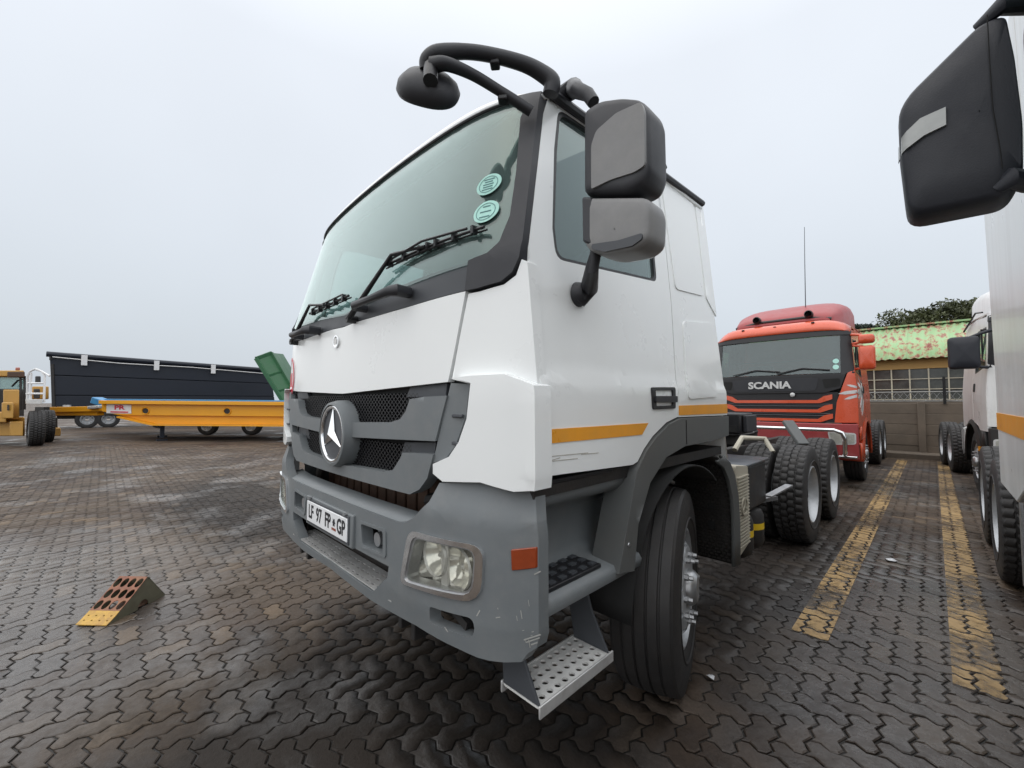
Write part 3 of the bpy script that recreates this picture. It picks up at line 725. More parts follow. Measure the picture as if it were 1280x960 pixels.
for sg in (1, -1):
    mb = MB(); pp = []
    for t in (0, 0.25, 0.5, 0.75, 1):
        y = lerp(1.24, YR + 0.01, t); z = lerp(2.80, 2.895, t); x = -S(z) + 0.006
        pp.append((x if sg > 0 else 2 * HXC - x, y, z))
    mb.tube(pp, 0.020, 8); mb.build('drip_rail', M['anthracite'], H)
    mb = MB(); a = PS([(815, 203)])[0]; x = -S(a[1]) + 0.03; x = x if sg > 0 else 2 * HXC - x
    mb.tube([(x, a[0] - 0.16, a[1] + 0.03), (x, a[0] + 0.0, a[1] + 0.02), (x, a[0] + 0.10, a[1] - 0.005)], [0.016, 0.03, 0.012], 8); mb.build('roof_rail_end', M['anthracite'], H)
# rear wall and floor
mb = MB(); mb.add([(-S(1.3), YR - .01, 1.15), (-S(2.88), YR - .01, 2.88), (2 * HXC + S(2.88), YR - .01, 2.88), (2 * HXC + S(1.3), YR - .01, 1.15)], [(0, 1, 2, 3)])
mb.build('rear_wall', M['white'], H, solid=0.03)
mb = MB(); mb.bb(-S(1.2) - 0.03, 2 * HXC + S(1.2) + 0.03, 1.05, YR - 0.03, 1.22, 1.27); mb.build('floor', M['chassis'], H)

# ---- doors and sleeper sides
def yfr(z): return Ffront(-S(z), z) + 0.012
zb0 = PS([(678, 596)])[0][1]
arch = PS([(791, 581), (797, 577), (805, 561), (816, 545), (833, 528), (847, 521)])
rear_e = PS([(847, 505), (841, 380), (833, 300), (821, 208)])
door_p = [(yfr(zb0), zb0)] + arch + rear_e + [(rear_e[3][0] - 0.03, 2.845), (1.6, 2.82), (1.35, 2.805), (yfr(2.795) + 0.01, 2.795)] + [(yfr(z), z) for z in (2.7, 2.5, 2.3, 2.1, 1.9, 1.7, 1.65, 1.62, 1.5)]
win = rounded(PS([(700, 134), (811, 207), (823.5, 352), (697.5, 323), (693, 284), (695, 185)]), [0.05, 0.06, 0.04, 0.05, 0.0, 0.0])
def grow(poly, d):
    c = np.mean(np.array(poly), axis=0); out = []
    for p in poly:
        v = np.array(p) - c; out.append(tuple(np.array(p) + v / np.linalg.norm(v) * d))
    return out
sl_front = [(a + 0.009, b) for a, b in rear_e]
sleep_p = [(arch[-1][0] + 0.008, arch[-1][1] - 0.002), (YR, PS([(908, 519)])[0][1]), (YR, 1.62), (YR, 1.66), (YR, 2.2), (YR, 2.885), (sl_front[3][0] - 0.028, 2.85)] + sl_front[::-1]
em1 = rounded(PS([(826, 215), (866, 243), (880.5, 370), (846, 361)]), 0.04)
em2 = rounded(PS([(855, 401), (891, 404), (895.5, 496), (859, 499)]), 0.04)
em3 = rounded(PS([(869, 246), (879, 254), (897, 397), (884, 372)]), 0.02)
for side in (0, 1):
    f = sdm if side else sd
    M['scratch'] = M.get('scratch') or mat('worn_paint_scratch', (0.42, 0.40, 0.36), 0.7, var=0.3, vscale=60)
    door = patch('door', door_p, f, M['white'], H, 0.045, holes=[win], step=0.045, bevel=0.005)
    patch('window_seal', grow(win, 0.006), lambda y, z, o=0: f(y, z, o - 0.002), M['black'], door, 0.02, holes=[grow(win, -0.020)], step=0.08)
    patch('window', grow(win, -0.012), lambda y, z, o=0: f(y, z, o - 0.012), M['glass_side'], door, 0.005, step=0.10)
    st = PS([(679.5, 537), (810, 528.7), (802, 543.3), (679.5, 555)])
    patch('reflective_stripe', st, lambda y, z, o=0: f(y, z, o + 0.003), M['amber'], door, 0.003, step=0.08)
    hp = rounded(PS([(813, 484), (842.5, 484), (843, 510.5), (815, 512)]), 0.015)
    hd = patch('door_handle', hp, lambda y, z, o=0: f(y, z, o + 0.008), M['black'], door, 0.02, holes=[grow(hp, -0.035)], step=0, bevel=0.003)
    patch('recess', grow(hp, -0.02), lambda y, z, o=0: f(y, z, o - 0.004), M['void'], hd, 0.004, step=0)
    hb = PS([(816, 495), (843, 495), (843, 503), (816, 503)])
    patch('grip', rounded(hb, 0.008), lambda y, z, o=0: f(y, z, o + 0.018), M['anthracite'], hd, 0.018, step=0, bevel=0.004)
    slp = patch('sleeper_side', sleep_p, f, M['white'], H, 0.04, step=0.05, bevel=0.005)
    for e_ in (em1, em2, em3): patch('pressed_panel', e_, lambda y, z, o=0: f(y, z, o + 0.006), M['white'], slp, 0.008, step=0.08, bevel=0.004)
    ss = PS([(848.5, 507), (909, 505), (909, 516.5), (848.5, 519)])
    patch('reflective_stripe', [(min(y, YR), z) for y, z in ss], lambda y, z, o=0: f(y, z, o + 0.003), M['amber'], slp, 0.003, step=0.08)
    if not side:   # scuffs on the sill of the door
        for (a, b, c_, d_) in ((682, 571, 735, 566), (684, 577, 722, 573), (690, 575, 700, 572), (726, 568, 748, 566)):
            p = PS([(a, b), (c_, d_)]); mb = MB(); mb.bar(sd(p[0][0], p[0][1], 0.0008), sd(p[1][0], p[1][1], 0.0008), 0.001, 0.0026); mb.build('scratch', M['scratch'], door)
mb = MB(); zc_ = 1.645
# ---- inside the cab
mb = MB(); rows = []
for k in range(13):
    x = lerp(-S(1.9) - 0.05, 2 * HXC + S(1.9) + 0.05, k / 12); y0 = Ffront(x, 2.0) + 0.05
    rows.append([(x, y0, 1.55), (x, y0, 2.02), (x, y0 + 0.10, 2.055), (x, y0 + 0.34, 2.05), (x, y0 + 0.44, 1.94), (x, y0 + 0.42, 1.5)])
mb.grid(rows); mb.build('dashboard', M['dash'], H, solid=0.01)
for sx in (-0.62, 0.62):
    s_ = MB(); cx = HXC + sx
    s_.box((cx, 2.02, 1.72), (0.50, 0.50, 0.14)); seat = s_.build('seat', M['seat'], H, bevel=0.05, seg=3)
    s_ = MB(); s_.box((cx, 2.30, 2.08), (0.48, 0.14, 0.66), Matrix.Rotation(R_(-8), 3, 'X')); s_.build('backrest', M['seat'], seat, bevel=0.05, seg=3)
    s_ = MB(); s_.box((cx, 2.35, 2.50), (0.28, 0.10, 0.17), Matrix.Rotation(R_(-8), 3, 'X')); s_.build('headrest', M['seat'], seat, bevel=0.04, seg=3)
    s_ = MB(); s_.box((cx, 2.02, 1.46), (0.36, 0.36, 0.42)); s_.build('pedestal', M['dash'], seat, bevel=0.02)
ring = MB(); cx = HXC - 0.62; rm = Matrix.Rotation(R_(-58), 3, 'X')
ring.tube([Vector((cx, 1.58, 2.08)) + rm @ Vector((0.23 * math.cos(a), 0.23 * math.sin(a), 0)) for a in [2 * math.pi * k / 32 for k in range(33)]], 0.015, 8)
ring.bar(Vector((cx, 1.58, 2.08)) + rm @ Vector((-0.22, 0, 0)), Vector((cx, 1.58, 2.08)) + rm @ Vector((0.22, 0, 0)), 0.05, 0.02)
ring.cyl((cx, 1.58, 2.08), (cx, 1.42, 1.95), 0.03); ring.build('steering_wheel', M['black'], H)
mb = MB(); mb.bb(-S(2.6) - 0.06, 2 * HXC + S(2.6) + 0.06, 1.20, YR - 0.06, 2.765, 2.785); mb.build('headliner', M['lining'], H)
mb = MB(); mb.bb(-S(2.6) - 0.06, 2 * HXC + S(2.6) + 0.06, YR - 0.09, YR - 0.06, 1.28, 2.77); mb.build('rear_trim', M['lining'], H)
mb = MB(); mb.bb(-S(2.4) - 0.1, 2 * HXC + S(2.4) + 0.1, 2.42, YR - 0.1, 1.55, 1.66); mb.build('bunk', M['lining'], H, bevel=0.03)
# sun visor strap hanging at the near corner of the screen
mb = MB(); pa = PF([(640, 190), (652, 130)], -0.05)
mb.tube([fr(*PF([(634, 118)])[0], -0.09), fr(*PF([(628, 165)])[0], -0.07), fr(*PF([(622, 205)])[0], -0.06), fr(*PF([(640, 168)])[0], -0.06), fr(*PF([(655, 150)])[0], -0.06)], 0.010, 6); mb.build('cable', M['black'], H)

# ---- wipers
def wiper(pivot, elbow, b0, b1):
    pv = PF([pivot])[0]; el = PF([elbow])[0]; a = PF([b0])[0]; b = PF([b1])[0]
    w = MB(); P0 = Vector(fr(*pv, 0.035)); P1 = Vector(fr(*el, 0.05)); A = Vector(fr(*a, 0.03)); B = Vector(fr(*b, 0.03)); mid = (A + B) / 2 + Vector((0, -0.018, 0.006))
    w.cyl(P0 + Vector((0, 0.05, 0)), P0 - Vector((0, 0.012, 0)), 0.020, 12)
    w.tube([P0, P0.lerp(P1, 0.3), P1], [0.015, 0.013, 0.008], 8); w.tube([P1, P1.lerp(mid, 0.5), mid], [0.008, 0.006, 0.006], 6)
    arm = w.build('wiper_arm', M['black'], H)
    bl = MB(); n = 12; pts = [A.lerp(B, k / n) + Vector((0, 0, 0.010 * math.sin(math.pi * k / n))) for k in range(n + 1)]
    bl.tube(pts, 0.006, 6); bl.tube([p + Vector((0, 0.014, -0.006)) for p in pts], 0.004, 6)
    bl.tube([A.lerp(B, 0.12) + Vector((0, -0.012, 0.012)), mid + Vector((0, -.012, 0.018)), A.lerp(B, 0.88) + Vector((0, -0.012, 0.012))], 0.005, 6)
    bl.tube([p + Vector((0, -0.004, -0.014)) for p in pts[2:9]], 0.004, 5)
    for k in (1, 3, 5, 6, 7, 9, 11): bl.box(pts[k], (0.014, 0.024, 0.03))
    bl.build('wiper_blade', M['black'], arm)
wiper((444, 400), (502, 322), (487, 335), (613, 286.5))
pvx = PF([(444, 400)])[0]
p0 = Vector(fr(2 * HXC - pvx[0] + 0.19, pvx[1] + 0.005, 0.03))
def wiper3(pv, el, a, b):
    w = MB(); P0 = Vector(pv); P1 = Vector(el); A = Vector(a); B = Vector(b); mid = (A + B) / 2 + Vector((0, -0.02, 0))
    w.cyl(P0 + Vector((0, 0.05, 0)), P0 - Vector((0, 0.012, 0)), 0.020, 12); w.tube([P0, P0.lerp(P1, 0.3), P1, mid], [0.015, 0.013, 0.008, 0.006], 8)
    arm = w.build('wiper_arm', M['black'], H); bl = MB(); n = 10; pts = [A.lerp(B, k / n) for k in range(n + 1)]
    bl.tube(pts, 0.007, 6); bl.tube([p + Vector((0, 0.014, -0.006)) for p in pts], 0.004, 6)
    bl.tube([p + Vector((0, -0.008, 0.016)) for p in pts[1:10]], 0.005, 6)
    for k in (1, 3, 5, 7, 9): bl.box(pts[k], (0.014, 0.024, 0.034))
    bl.build('wiper_blade', M['black'], arm)
wa, wb, we, wp = PF([(394, 393)])[0], PF([(443, 371)])[0], PF([(398, 383)])[0], PF([(372, 428)])[0]
wiper3(fr(*wp, 0.035), fr(*we, 0.05), fr(*wa, 0.03), fr(*wb, 0.03))
# ---- grab handles on the cowl
for a, b, ph in (((458, 386), (512, 366), 0), ((379, 421), (400, 414), 1)):
    A, B = PF([a])[0], PF([b])[0]; h_ = MB()
    P, Q = Vector(fr(*A, 0.075)), Vector(fr(*B, 0.075))
    h_.tube([Vector(fr(*A, 0.0)), P + Vector((0.0, 0.015, 0)), P.lerp(Q, 0.08), P.lerp(Q, 0.5), P.lerp(Q, 0.92), Q + Vector((0, 0.015, 0)), Vector(fr(*B, 0.0))], [0.020, 0.020, 0.018, 0.016, 0.022, 0.026, 0.024], 10)
    h_.build('grab_handle', M['anthracite'], H)
# ---- small round emblem and the round red sticker on the bonnet
ec = PF([(421.5, 427)])[0]; e_ = MB(); p = Vector(fr(*ec, 0.004)); e_.lathe([(p.y + 0.004, 0.034), (p.y - 0.006, 0.034), (p.y - 0.006, 0.026), (p.y, 0.026), (p.y, 0.0)], 28, 'y', (p.x, 0, p.z)); em = e_.build('bonnet_badge', M['chrome'], H)
e_ = MB(); e_.add([(p.x + 0.021 * math.sin(a), p.y - 0.007, p.z + 0.021 * math.cos(a)) for a in [2 * math.pi * k / 24 for k in range(24)]], [tuple(range(24))]); e_.build('badge_face', M['alu'], em)
SX, SZ = 2 * HXC + S(1.7) + 0.235, PF([(380, 470)])[0][1]
def fan(pts, off, name, m, par): return patch(name, pts, lambda x, z, o=0: fr(x, z, o + off), m, par, 0.002, step=0.04)
stk = fan(ell(SX, SZ, 0.135, 0.145, 32), 0.003, 'round_sticker', M['decal_white'], H)
ringo = ell(SX, SZ, 0.135, 0.145, 32)
patch('sticker_ring', ringo, lambda x, z, o=0: fr(x, z, o + 0.005), M['red_sticker'], stk, 0.002, holes=[ell(SX, SZ + 0.012, 0.108, 0.112, 32)], step=0.05)
seg_ = [(SX + 0.12 * math.cos(a), SZ + 0.13 * math.sin(a)) for a in [R_(215 + 110 * k / 12) for k in range(13)]]
fan(seg_, 0.005, 'sticker_field', M['red_sticker'], stk)
for dx in (-0.045, 0.03):
    fan([(SX + dx, SZ - 0.06), (SX + dx + 0.035, SZ - 0.06), (SX + dx + 0.035, SZ + 0.035), (SX + dx, SZ + 0.035)], 0.005, 'sticker_bar', M['red_sticker'], stk)
# ---- licence discs behind the screen
for c in ((612, 231), (608.5, 265)):
    a = PF([c])[0]; d_ = fan(ell(a[0], a[1], 0.052, 0.046, 28), 0.006, 'licence_disc', M['disc_mint'], H)
    patch('print_ring', ell(a[0], a[1], 0.040, 0.036, 24), lambda x, z, o=0: fr(x, z, o + 0.0075), M['disc_print'], d_, 0.001, holes=[ell(a[0], a[1], 0.038, 0.034, 24)], step=0.05)
    rr = random.Random(int(c[0])); n_ = 5 if c[1] < 240 else 3
    for k in range(n_):
        zz = a[1] + 0.022 - 0.044 * k / (n_ - 1); ww = 0.014 + 0.010 * rr.random()
        fan([(a[0] - ww, zz - 0.0022), (a[0] + ww, zz - 0.0022), (a[0] + ww, zz + 0.0022), (a[0] - ww, zz + 0.0022)], 0.0075, 'print_line', M['disc_print'], d_)

# ---- grille
us = [(544, 551.5), (558.5, 494.5), (530, 496), (512, 499), (507, 514), (500, 524), (487, 528), (439, 528)]
UA = PF(us, 0.02); UB = PF([(440.6, 546.5)], 0.02)[0]
ucz = solve(425, 527.0, Ffront)[1]; ubz = solve(425, 545.0, Ffront)[1]
patch('grille_slat', UA[:7] + [UA[7], (HXC, ucz)] + mirror(UA) + [(2 * HXC - UB[0], UB[1]), (HXC, ubz), UB], lambda x, z, o=0: fr(x, z, o + 0.02), M['grey'], H, 0.055, step=0.05, bevel=0.010)
ls_ = [(512, 618), (524, 612), (534, 598), (541.5, 568), (530, 567), (503, 566), (500, 573), (491, 587.5), (480, 590), (440, 583)]
LA = PF(ls_, 0.02); lcz = solve(425, 579.5, Ffront)[1]; lbz = solve(425, 592.0, Ffront)[1]
patch('grille_slat', LA + [(HXC, lcz)] + mirror(LA) + [(HXC, lbz)], lambda x, z, o=0: fr(x, z, o + 0.02), M['grey'], H, 0.055, step=0.05, bevel=0.010)
ZG0, ZG1 = lbz + 0.02, zcb - 0.004
xg = PF([(552, 520)])[0][0]
mb = MB(); mb.grid([[(lerp(xg, 2 * HXC - xg, k / 20), Ffront(lerp(xg, 2 * HXC - xg, k / 20), 1.5) + 0.055, z) for k in range(21)] for z in (1.24, ZG1 + 0.02)]); mb.build('grille_backing', M['void'], H, solid=0.01)
for (a, b, c_, d_) in ((512, 484, 557, 492), (505, 553, 543, 565)):   # plain end pieces beside the mesh
    pe = PF([(a + 1, b), (a + 47 if a > 510 else 545, b - 5 if a > 510 else b), (c_, d_ + 4), (a - 4, d_ + 4)], -0.02)
    for side in (0, 1): patch('grille_end', pe if not side else mirror(pe), lambda x, z, o=0: fr(x, z, o - 0.02), M['grey_dark'], H, 0.02, step=0.06, bevel=0.003)
def mesh_grille(name, x0, x1, z0, z1, off):
    mb = MB(); p = 0.030; rowh = 0.0125; n = int((z1 - z0) / rowh)
    for r in range(n):
        zb = z0 + (r + 0.5) * rowh; k = 0; x = x0; up = r % 2
        while x < x1:
            xa, xb = x, min(x + p / 2, x1); za = zb + (0.006 if up else -0.006); zb2 = zb - (0.006 if up else -0.006)
            A, B = Vector(fr(xa, za, off)), Vector(fr(xb, zb2, off)); mb.bar(A, B, 0.010, 0.0035); x += p / 2; up = 1 - up
    return mb.build(name, M['black'], H, smooth=0)
mesh_grille('grille_mesh', 2 * HXC - UA[3][0], UA[3][0], ucz - 0.01, ZG1, -0.025)
mesh_grille('grille_mesh', 2 * HXC - LA[5][0], LA[5][0], lcz - 0.01, ubz, -0.025)
# the star
zs = solve(425, 541.5, Ffront)[1]; yS = Ffront(HXC, zs) - 0.05
b_ = MB(); b_.lathe([(yS + 0.09, 0.176), (yS + 0.03, 0.172), (yS - 0.005, 0.162), (yS - 0.008, 0.150), (yS + 0.012, 0.146)], 56, 'y', (HXC, 0, zs)); star = b_.build('star_badge', M['grey'], H)
b_ = MB(); b_.lathe([(yS + 0.008, 0.147), (yS + 0.008, 0.0)], 48, 'y', (HXC, 0, zs)); b_.build('badge_dish', M['grey_dark'], star)
b_ = MB(); b_.lathe([(yS + 0.005 + 0.011 * math.sin(a), 0.139 + 0.011 * math.cos(a)) for a in [2 * math.pi * k / 10 for k in range(10)]], 64, 'y', (HXC, 0, zs), close=True); b_.build('ring', M['chrome'], star)
b_ = MB()
for k in range(3):
    a = 2 * math.pi * k / 3; u = Vector((math.sin(a), 0, math.cos(a))); w = Vector((math.cos(a), 0, -math.sin(a))); C = Vector((HXC, yS + 0.006, zs))
    b_.add([C + Vector((0, -0.022, 0)), C + u * 0.015 * 0 + w * 0.0 + (u * -0.5 + w * 0.866) * 0.030, C + u * 0.135, C + (u * -0.5 - w * 0.866) * 0.030 * 1.0], [(0, 1, 2), (0, 2, 3), (1, 3, 2)])
# each arm: broad at the hub, to a point at the ring
b_ = MB(); C = Vector((HXC, yS + 0.004, zs)); apex = C + Vector((0, -0.026, 0))
for k in range(3):
    a = 2 * math.pi * k / 3; tip = C + Vector((math.sin(a), 0, math.cos(a))) * 0.137
    l_ = C + Vector((math.sin(a - 1.047), 0, math.cos(a - 1.047))) * 0.027; r_ = C + Vector((math.sin(a + 1.047), 0, math.cos(a + 1.047))) * 0.027
    b_.add([apex, l_, tip, r_], [(0, 1, 2), (0, 2, 3)])
b_.build('star', M['chrome'], star, smooth=0)

# ---- bumper
bt = PB([(443, 632.5), (496.7, 652.5), (506, 653), (517, 647), (537, 627), (551, 604)])
ztop = 1.275
btop = [(HXC, PB([(415, 621)])[0][1])] + bt + [(-HX - 0.12, ztop), (-HX - 0.004, ztop), (-HX - 0.004, 1.15), (-HX, 1.10)]
bb_ = [(-HX, 0.78), (-HX - 0.008, 0.745), (-HX - 0.03, 0.726)] + PB([(652, 827.5), (630, 828), (612, 826), (597, 822), (575, 812), (520, 782), (463, 750)]) + [(HXC, PB([(415, 712)])[0][1])]
bump_out = btop + bb_ + mirror(bb_[:-1]) + mirror(btop[1:])
hole_sq = rounded(PB([(452, 654), (480, 664), (480, 693), (454, 681)]), 0.015)
hl = rounded(PB([(514, 662), (606, 682), (603, 752), (503, 727)]), [0.05, 0.05, 0.07, 0.04])
fog = rounded(PB([(537, 758), (593, 773), (593, 798), (537, 778)]), [0.012, 0.04, 0.04, 0.02])
rc_near = PB([(486, 708), (484, 722), (466, 740)]); rcz0, rcz1 = PB([(415, 704)])[0][1], PB([(415, 669)])[0][1]
recess = [rc_near[0], rc_near[1], rc_near[2], (HXC, rcz0)] + mirror(rc_near) + [(HXC, rcz1)]
bumper = patch('bumper', bump_out, bu, M['grey'], H, 0.05, holes=[hole_sq, mirror(hole_sq), hl, mirror(hl), fog, mirror(fog), recess], step=0.035, bevel=0.006)
# upper ledge behind the bumper's top edge, and the dark radiator behind the gap
mb = MB(); rows = []
for k in range(25):
    x = lerp(-HX - 0.40, 2 * HXC + HX + 0.40, k / 24); zt = np.interp(abs(x - HXC), [0, abs(bt[0][0] - HXC), abs(bt[1][0] - HXC), 1.0], [btop[0][1], bt[0][1], bt[1][1], bt[1][1] + 0.02])
    rows.append([bu(x, zt - 0.004, -0.01), (x, Fbump(x, 1.1) + 0.11, zt + 0.012), (x, Fbump(x, 1.1) + 0.12, zt - 0.1)])
mb.grid(rows); mb.build('bumper_ledge', M['grey'], bumper, solid=0.01)
mb = MB()
for k in range(15):
    x = HXC - 0.72 + 1.44 * k / 14; mb.box((x, 1.14, 1.15), (0.085, 0.03, 0.34))
mb.build('radiator', M['rust'], H, bevel=0.004)
mb = MB(); mb.bb(HXC - 1.12, HXC + 1.12, 1.18, 1.22, 0.75, 1.3); mb.build('radiator_backing', M['void'], H)
mb = MB(); mb.tube([(HXC + 0.55, 1.08, 1.10), (HXC + 0.85, 1.06, 1.18), (HXC + 1.0, 1.08, 1.22)], 0.035, 8); mb.build('hose', M['chassis'], H); mb = MB(); mb.tube([(HXC - 0.75, 1.06, 1.05), (HXC - 0.6, 1.02, 1.14), (HXC - 0.5, 1.08, 1.2)], 0.03, 8); mb.build('hose', M['chassis'], H)
# dark boxes behind the openings
for poly in (hole_sq, mirror(hole_sq), fog, mirror(fog)):
    mb = MB()
    xs2 = [p[0] for p in poly]; zs2 = [p[1] for p in poly]; yb_ = Fbump(np.mean(xs2), np.mean(zs2))
    mb.bb(min(xs2) - 0.02, max(xs2) + 0.02, yb_ + 0.10, yb_ + 0.12, min(zs2) - 0.02, max(zs2) + 0.02); mb.build('bumper_backing', M['chassis'], bumper)
for poly in (hole_sq, mirror(hole_sq)):
    xs2 = [p[0] for p in poly]; zs2 = [p[1] for p in poly]; cx_ = float(np.mean(xs2)); cz_ = float(np.mean(zs2)); y_ = Fbump(cx_, cz_)
    patch('towing_frame', grow(poly, 0.022), lambda x, z, o=0: bu(x, z, o + 0.005), M['grey'], bumper, 0.01, holes=[grow(poly, -0.002)], step=0.05, bevel=0.002)
    t_ = MB(); t_.cyl((cx_, y_ + 0.02, cz_ - 0.01), (cx_, y_ + 0.10, cz_ - 0.01), 0.030, 14); t_.box((cx_ - 0.05, y_ + 0.07, cz_), (0.02, 0.03, 0.12)); t_.build('towing_eye', M['steel'], bumper)
# recess with the tread plate step
mb = MB(); nx_ = 20; rr_ = []
xr = rc_near[0][0] + 0.03
for k in range(nx_ + 1):
    x = lerp(xr, 2 * HXC - xr, k / nx_); yb_ = Fbump(x, 0.8)
    rr_.append([(x, yb_ + 0.16, rcz0 - 0.03), (x, yb_ + 0.17, rcz1 + 0.05)])
mb.grid(rr_); mb.build('recess_back', M['chassis'], bumper, solid=0.01)
mb = MB()
for dz in (0.02, 0.05, 0.09):
    mb.tube([(lerp(xr, 2 * HXC - xr, k / 12), Fbump(lerp(xr, 2 * HXC - xr, k / 12), 0.8) + 0.13, rcz0 + dz + 0.03) for k in range(13)], 0.010, 6)
mb.build('cross_bar', M['chassis'], bumper)
tx0, tx1 = 2 * HXC - xr + 0.02, xr - 0.02
th_ = []
for r in range(3):
    for k in range(24):
        x = tx0 + (tx1 - tx0) * (k + 0.5 + 0.5 * (r % 2)) / 24.6; th_.append(ell(x, 0.035 + 0.038 * r, 0.014, 0.0065, 8, 0))
patch('bumper_step', [(tx0, 0.006), (tx1, 0.006), (tx1, 0.135), (tx0, 0.135)], lambda x, b, o=0: (x, Fbump(x, 0.8) + b, rcz0 + 0.004 + o + (0.0)), M['alu'], bumper, 0.006, holes=th_, step=0, smooth=0)
# number plate
PZ, PY = PB([(416.5, 651)])[0][1], Fbump(HXC, 0.95)
b_ = MB(); b_.bb(HXC - 0.30, HXC + 0.30, PY - 0.012, PY + 0.03, PZ - 0.078, PZ + 0.075); carrier = b_.build('plate_carrier', M['grey'], H, bevel=0.006)
b_ = MB(); b_.bb(HXC - 0.272, HXC + 0.272, PY - 0.017, PY - 0.010, PZ - 0.066, PZ + 0.066); b_.build('plate_frame', M['blue_paint'] if False else M['grey_dark'], carrier, bevel=0.003)
b_ = MB(); b_.bb(HXC - 0.26, HXC + 0.26, PY - 0.021, PY - 0.015, PZ - 0.054, PZ + 0.054); plate = b_.build('number_plate', M['plate_white'], carrier, bevel=0.003)
for tx, dx in (('LF', -0.196), ('97', -0.083), ('FP', 0.035), ('GP', 0.195)):
    put_text(tx, 0.098, (HXC + dx, PY - 0.0215, PZ), (1, 0, 0), (0, 0, 1), M['ink'], carrier, 'plate_lettering', 0.001, 0.0022, 0.78)
b_ = MB(); b_.box((HXC + 0.113, PY - 0.022, PZ - 0.024), (0.05, 0.001, 0.012)); b_.build('plate_emblem_scroll', M['indicator'], carrier)
b_ = MB(); b_.prism([(HXC + 0.113 + 0.018 * math.sin(a) * (1 if k % 2 else 0.55), PY - 0.022, PZ + 0.008 + 0.022 * math.cos(a) * (1 if k % 2 else 0.55)) for k, a in enumerate([2 * math.pi * k / 12 for k in range(12)])], (0, -0.001, 0)); b_.build('plate_emblem', M['ink'], carrier)
b_ = MB(); b_.cyl((HXC - 0.22, PY - 0.01, PZ + 0.072), (HXC - 0.22, PY - 0.03, PZ + 0.072), 0.007, 8); b_.build('plate_screw', M['steel'], carrier); b_ = MB(); b_.cyl((HXC + 0.24, PY - 0.01, PZ + 0.072), (HXC + 0.24, PY - 0.03, PZ + 0.072), 0.007, 8); b_.build('plate_screw', M['steel'], carrier)
# headlights
for side in (0, 1):
    pl = hl if not side else mirror(hl)
    bz = patch('headlight', grow(pl, 0.004), lambda x, z, o=0: bu(x, z, o + 0.012), M['chrome'], H, 0.035, holes=[grow(pl, -0.024)], step=0.03, bevel=0.006)
    patch('bezel_ring', grow(pl, -0.010), lambda x, z, o=0: bu(x, z, o + 0.006), M['steel'], bz, 0.05, holes=[grow(pl, -0.034)], step=0.03)
    inn = grow(pl, -0.02); c0 = np.mean(np.array(pl), axis=0)
    patch('reflector', inn, lambda x, z, o=0: (x, bu(x, z)[1] + 0.065 + 0.02 * math.sin((x - c0[0]) * 60) * math.cos((z - c0[1]) * 38) - o, z), M['reflector'], bz, 0.004, step=0.02)
    for dx, dz, r in ((-0.050, 0.012, 0.066), (0.062, -0.006, 0.070)):
        sx = dx if not side else -dx; cx_, cz_ = c0[0] + sx, c0[1] + dz; y_ = bu(cx_, cz_)[1]
        bw = MB(); bw.lathe([(y_ + 0.030 - 0.0 + 0.07 * (1 - (q / 8) ** 2), r * q / 8 + 0.0005) for q in range(9)], 32, 'y', (cx_, 0, cz_)); bw.build('lamp_bowl', M['reflector'], bz)
        bw = MB(); bw.lathe([(y_ + 0.03, r), (y_ + 0.022, r + 0.004), (y_ + 0.03, r + 0.008)], 32, 'y', (cx_, 0, cz_)); bw.build('bowl_rim', M['alu'], bz)
        bw = MB(); bw.lathe([(y_ + 0.09, 0.012), (y_ + 0.055, 0.012), (y_ + 0.045, 0.006), (y_ + 0.044, 0)], 12, 'y', (cx_, 0, cz_)); bw.build('bulb', M['alu'], bz)
    dv = MB(); sx = 0.004 if not side else -0.004; y_ = bu(c0[0], c0[1])[1]; dv.bar((c0[0] + sx, y_ + 0.03, c0[1] - 0.085), (c0[0] + sx, y_ + 0.03, c0[1] + 0.085), 0.012, 0.04); dv.build('lamp_divider', M['alu'], bz, bevel=0.004)
    patch('lens', grow(pl, -0.016), lambda x, z, o=0: bu(x, z, o + 0.004), M['lens'], bz, 0.005, step=0.03)
    ip = PB([(640, 686.5), (664, 683.6), (666, 709.5), (641, 713)]); ip = [ip[0], (-HX - 0.002, ip[1][1] + 0.001), (-HX - 0.002, ip[2][1]), ip[3]]
    ind = patch('indicator', ip if not side else mirror(ip), lambda x, z, o=0: bu(x, z, o + 0.007), M['indicator'], H, 0.02, step=0.02, bevel=0.004)
    fb = MB(); cx_, cz_ = np.mean(np.array(fog), axis=0); cx_ = cx_ if not side else 2 * HXC - cx_; fb.box((cx_, bu(cx_, cz_)[1] + 0.07, cz_), (0.10, 0.06, 0.03), Matrix.Rotation(R_(20), 3, 'Y')); fb.build('slot_bracket', M['chassis'], bumper)
# scrapes on the bumper corner
rs = random.Random(7)
mb = MB()
for k in range(12):
    u = rs.random(); px = rs.uniform(615, 677); py = rs.uniform(722, 812)
    if rs.random() < 0.5: px = rs.uniform(648, 677); py = rs.uniform(785, 812)
    L = rs.uniform(2, 11) * (1 if px > 640 else 0.6); an = rs.choice([-0.25, -0.35, -0.15, 1.4])
    a, b = PB([(px, py)])[0], PB([(min(678, px + L * math.cos(an)), py + L * math.sin(an))])[0]
    if max(a[0], b[0]) < -HX - 0.003: mb.bar(bu(*a, 0.0006), bu(*b, 0.0006), 0.0008, rs.uniform(0.001, 0.0038))
for (a, b) in (((655, 800), (676, 793)), ((658, 803), (675, 797)), ((664, 806), (672, 803)), ((668, 718), (676, 714)), ((600, 763), (596, 770)), ((556, 784), (560, 790))):
    A, B = PB([a])[0], PB([b])[0]; mb.bar(bu(*A, 0.0006), bu(*B, 0.0006), 0.0008, 0.004)
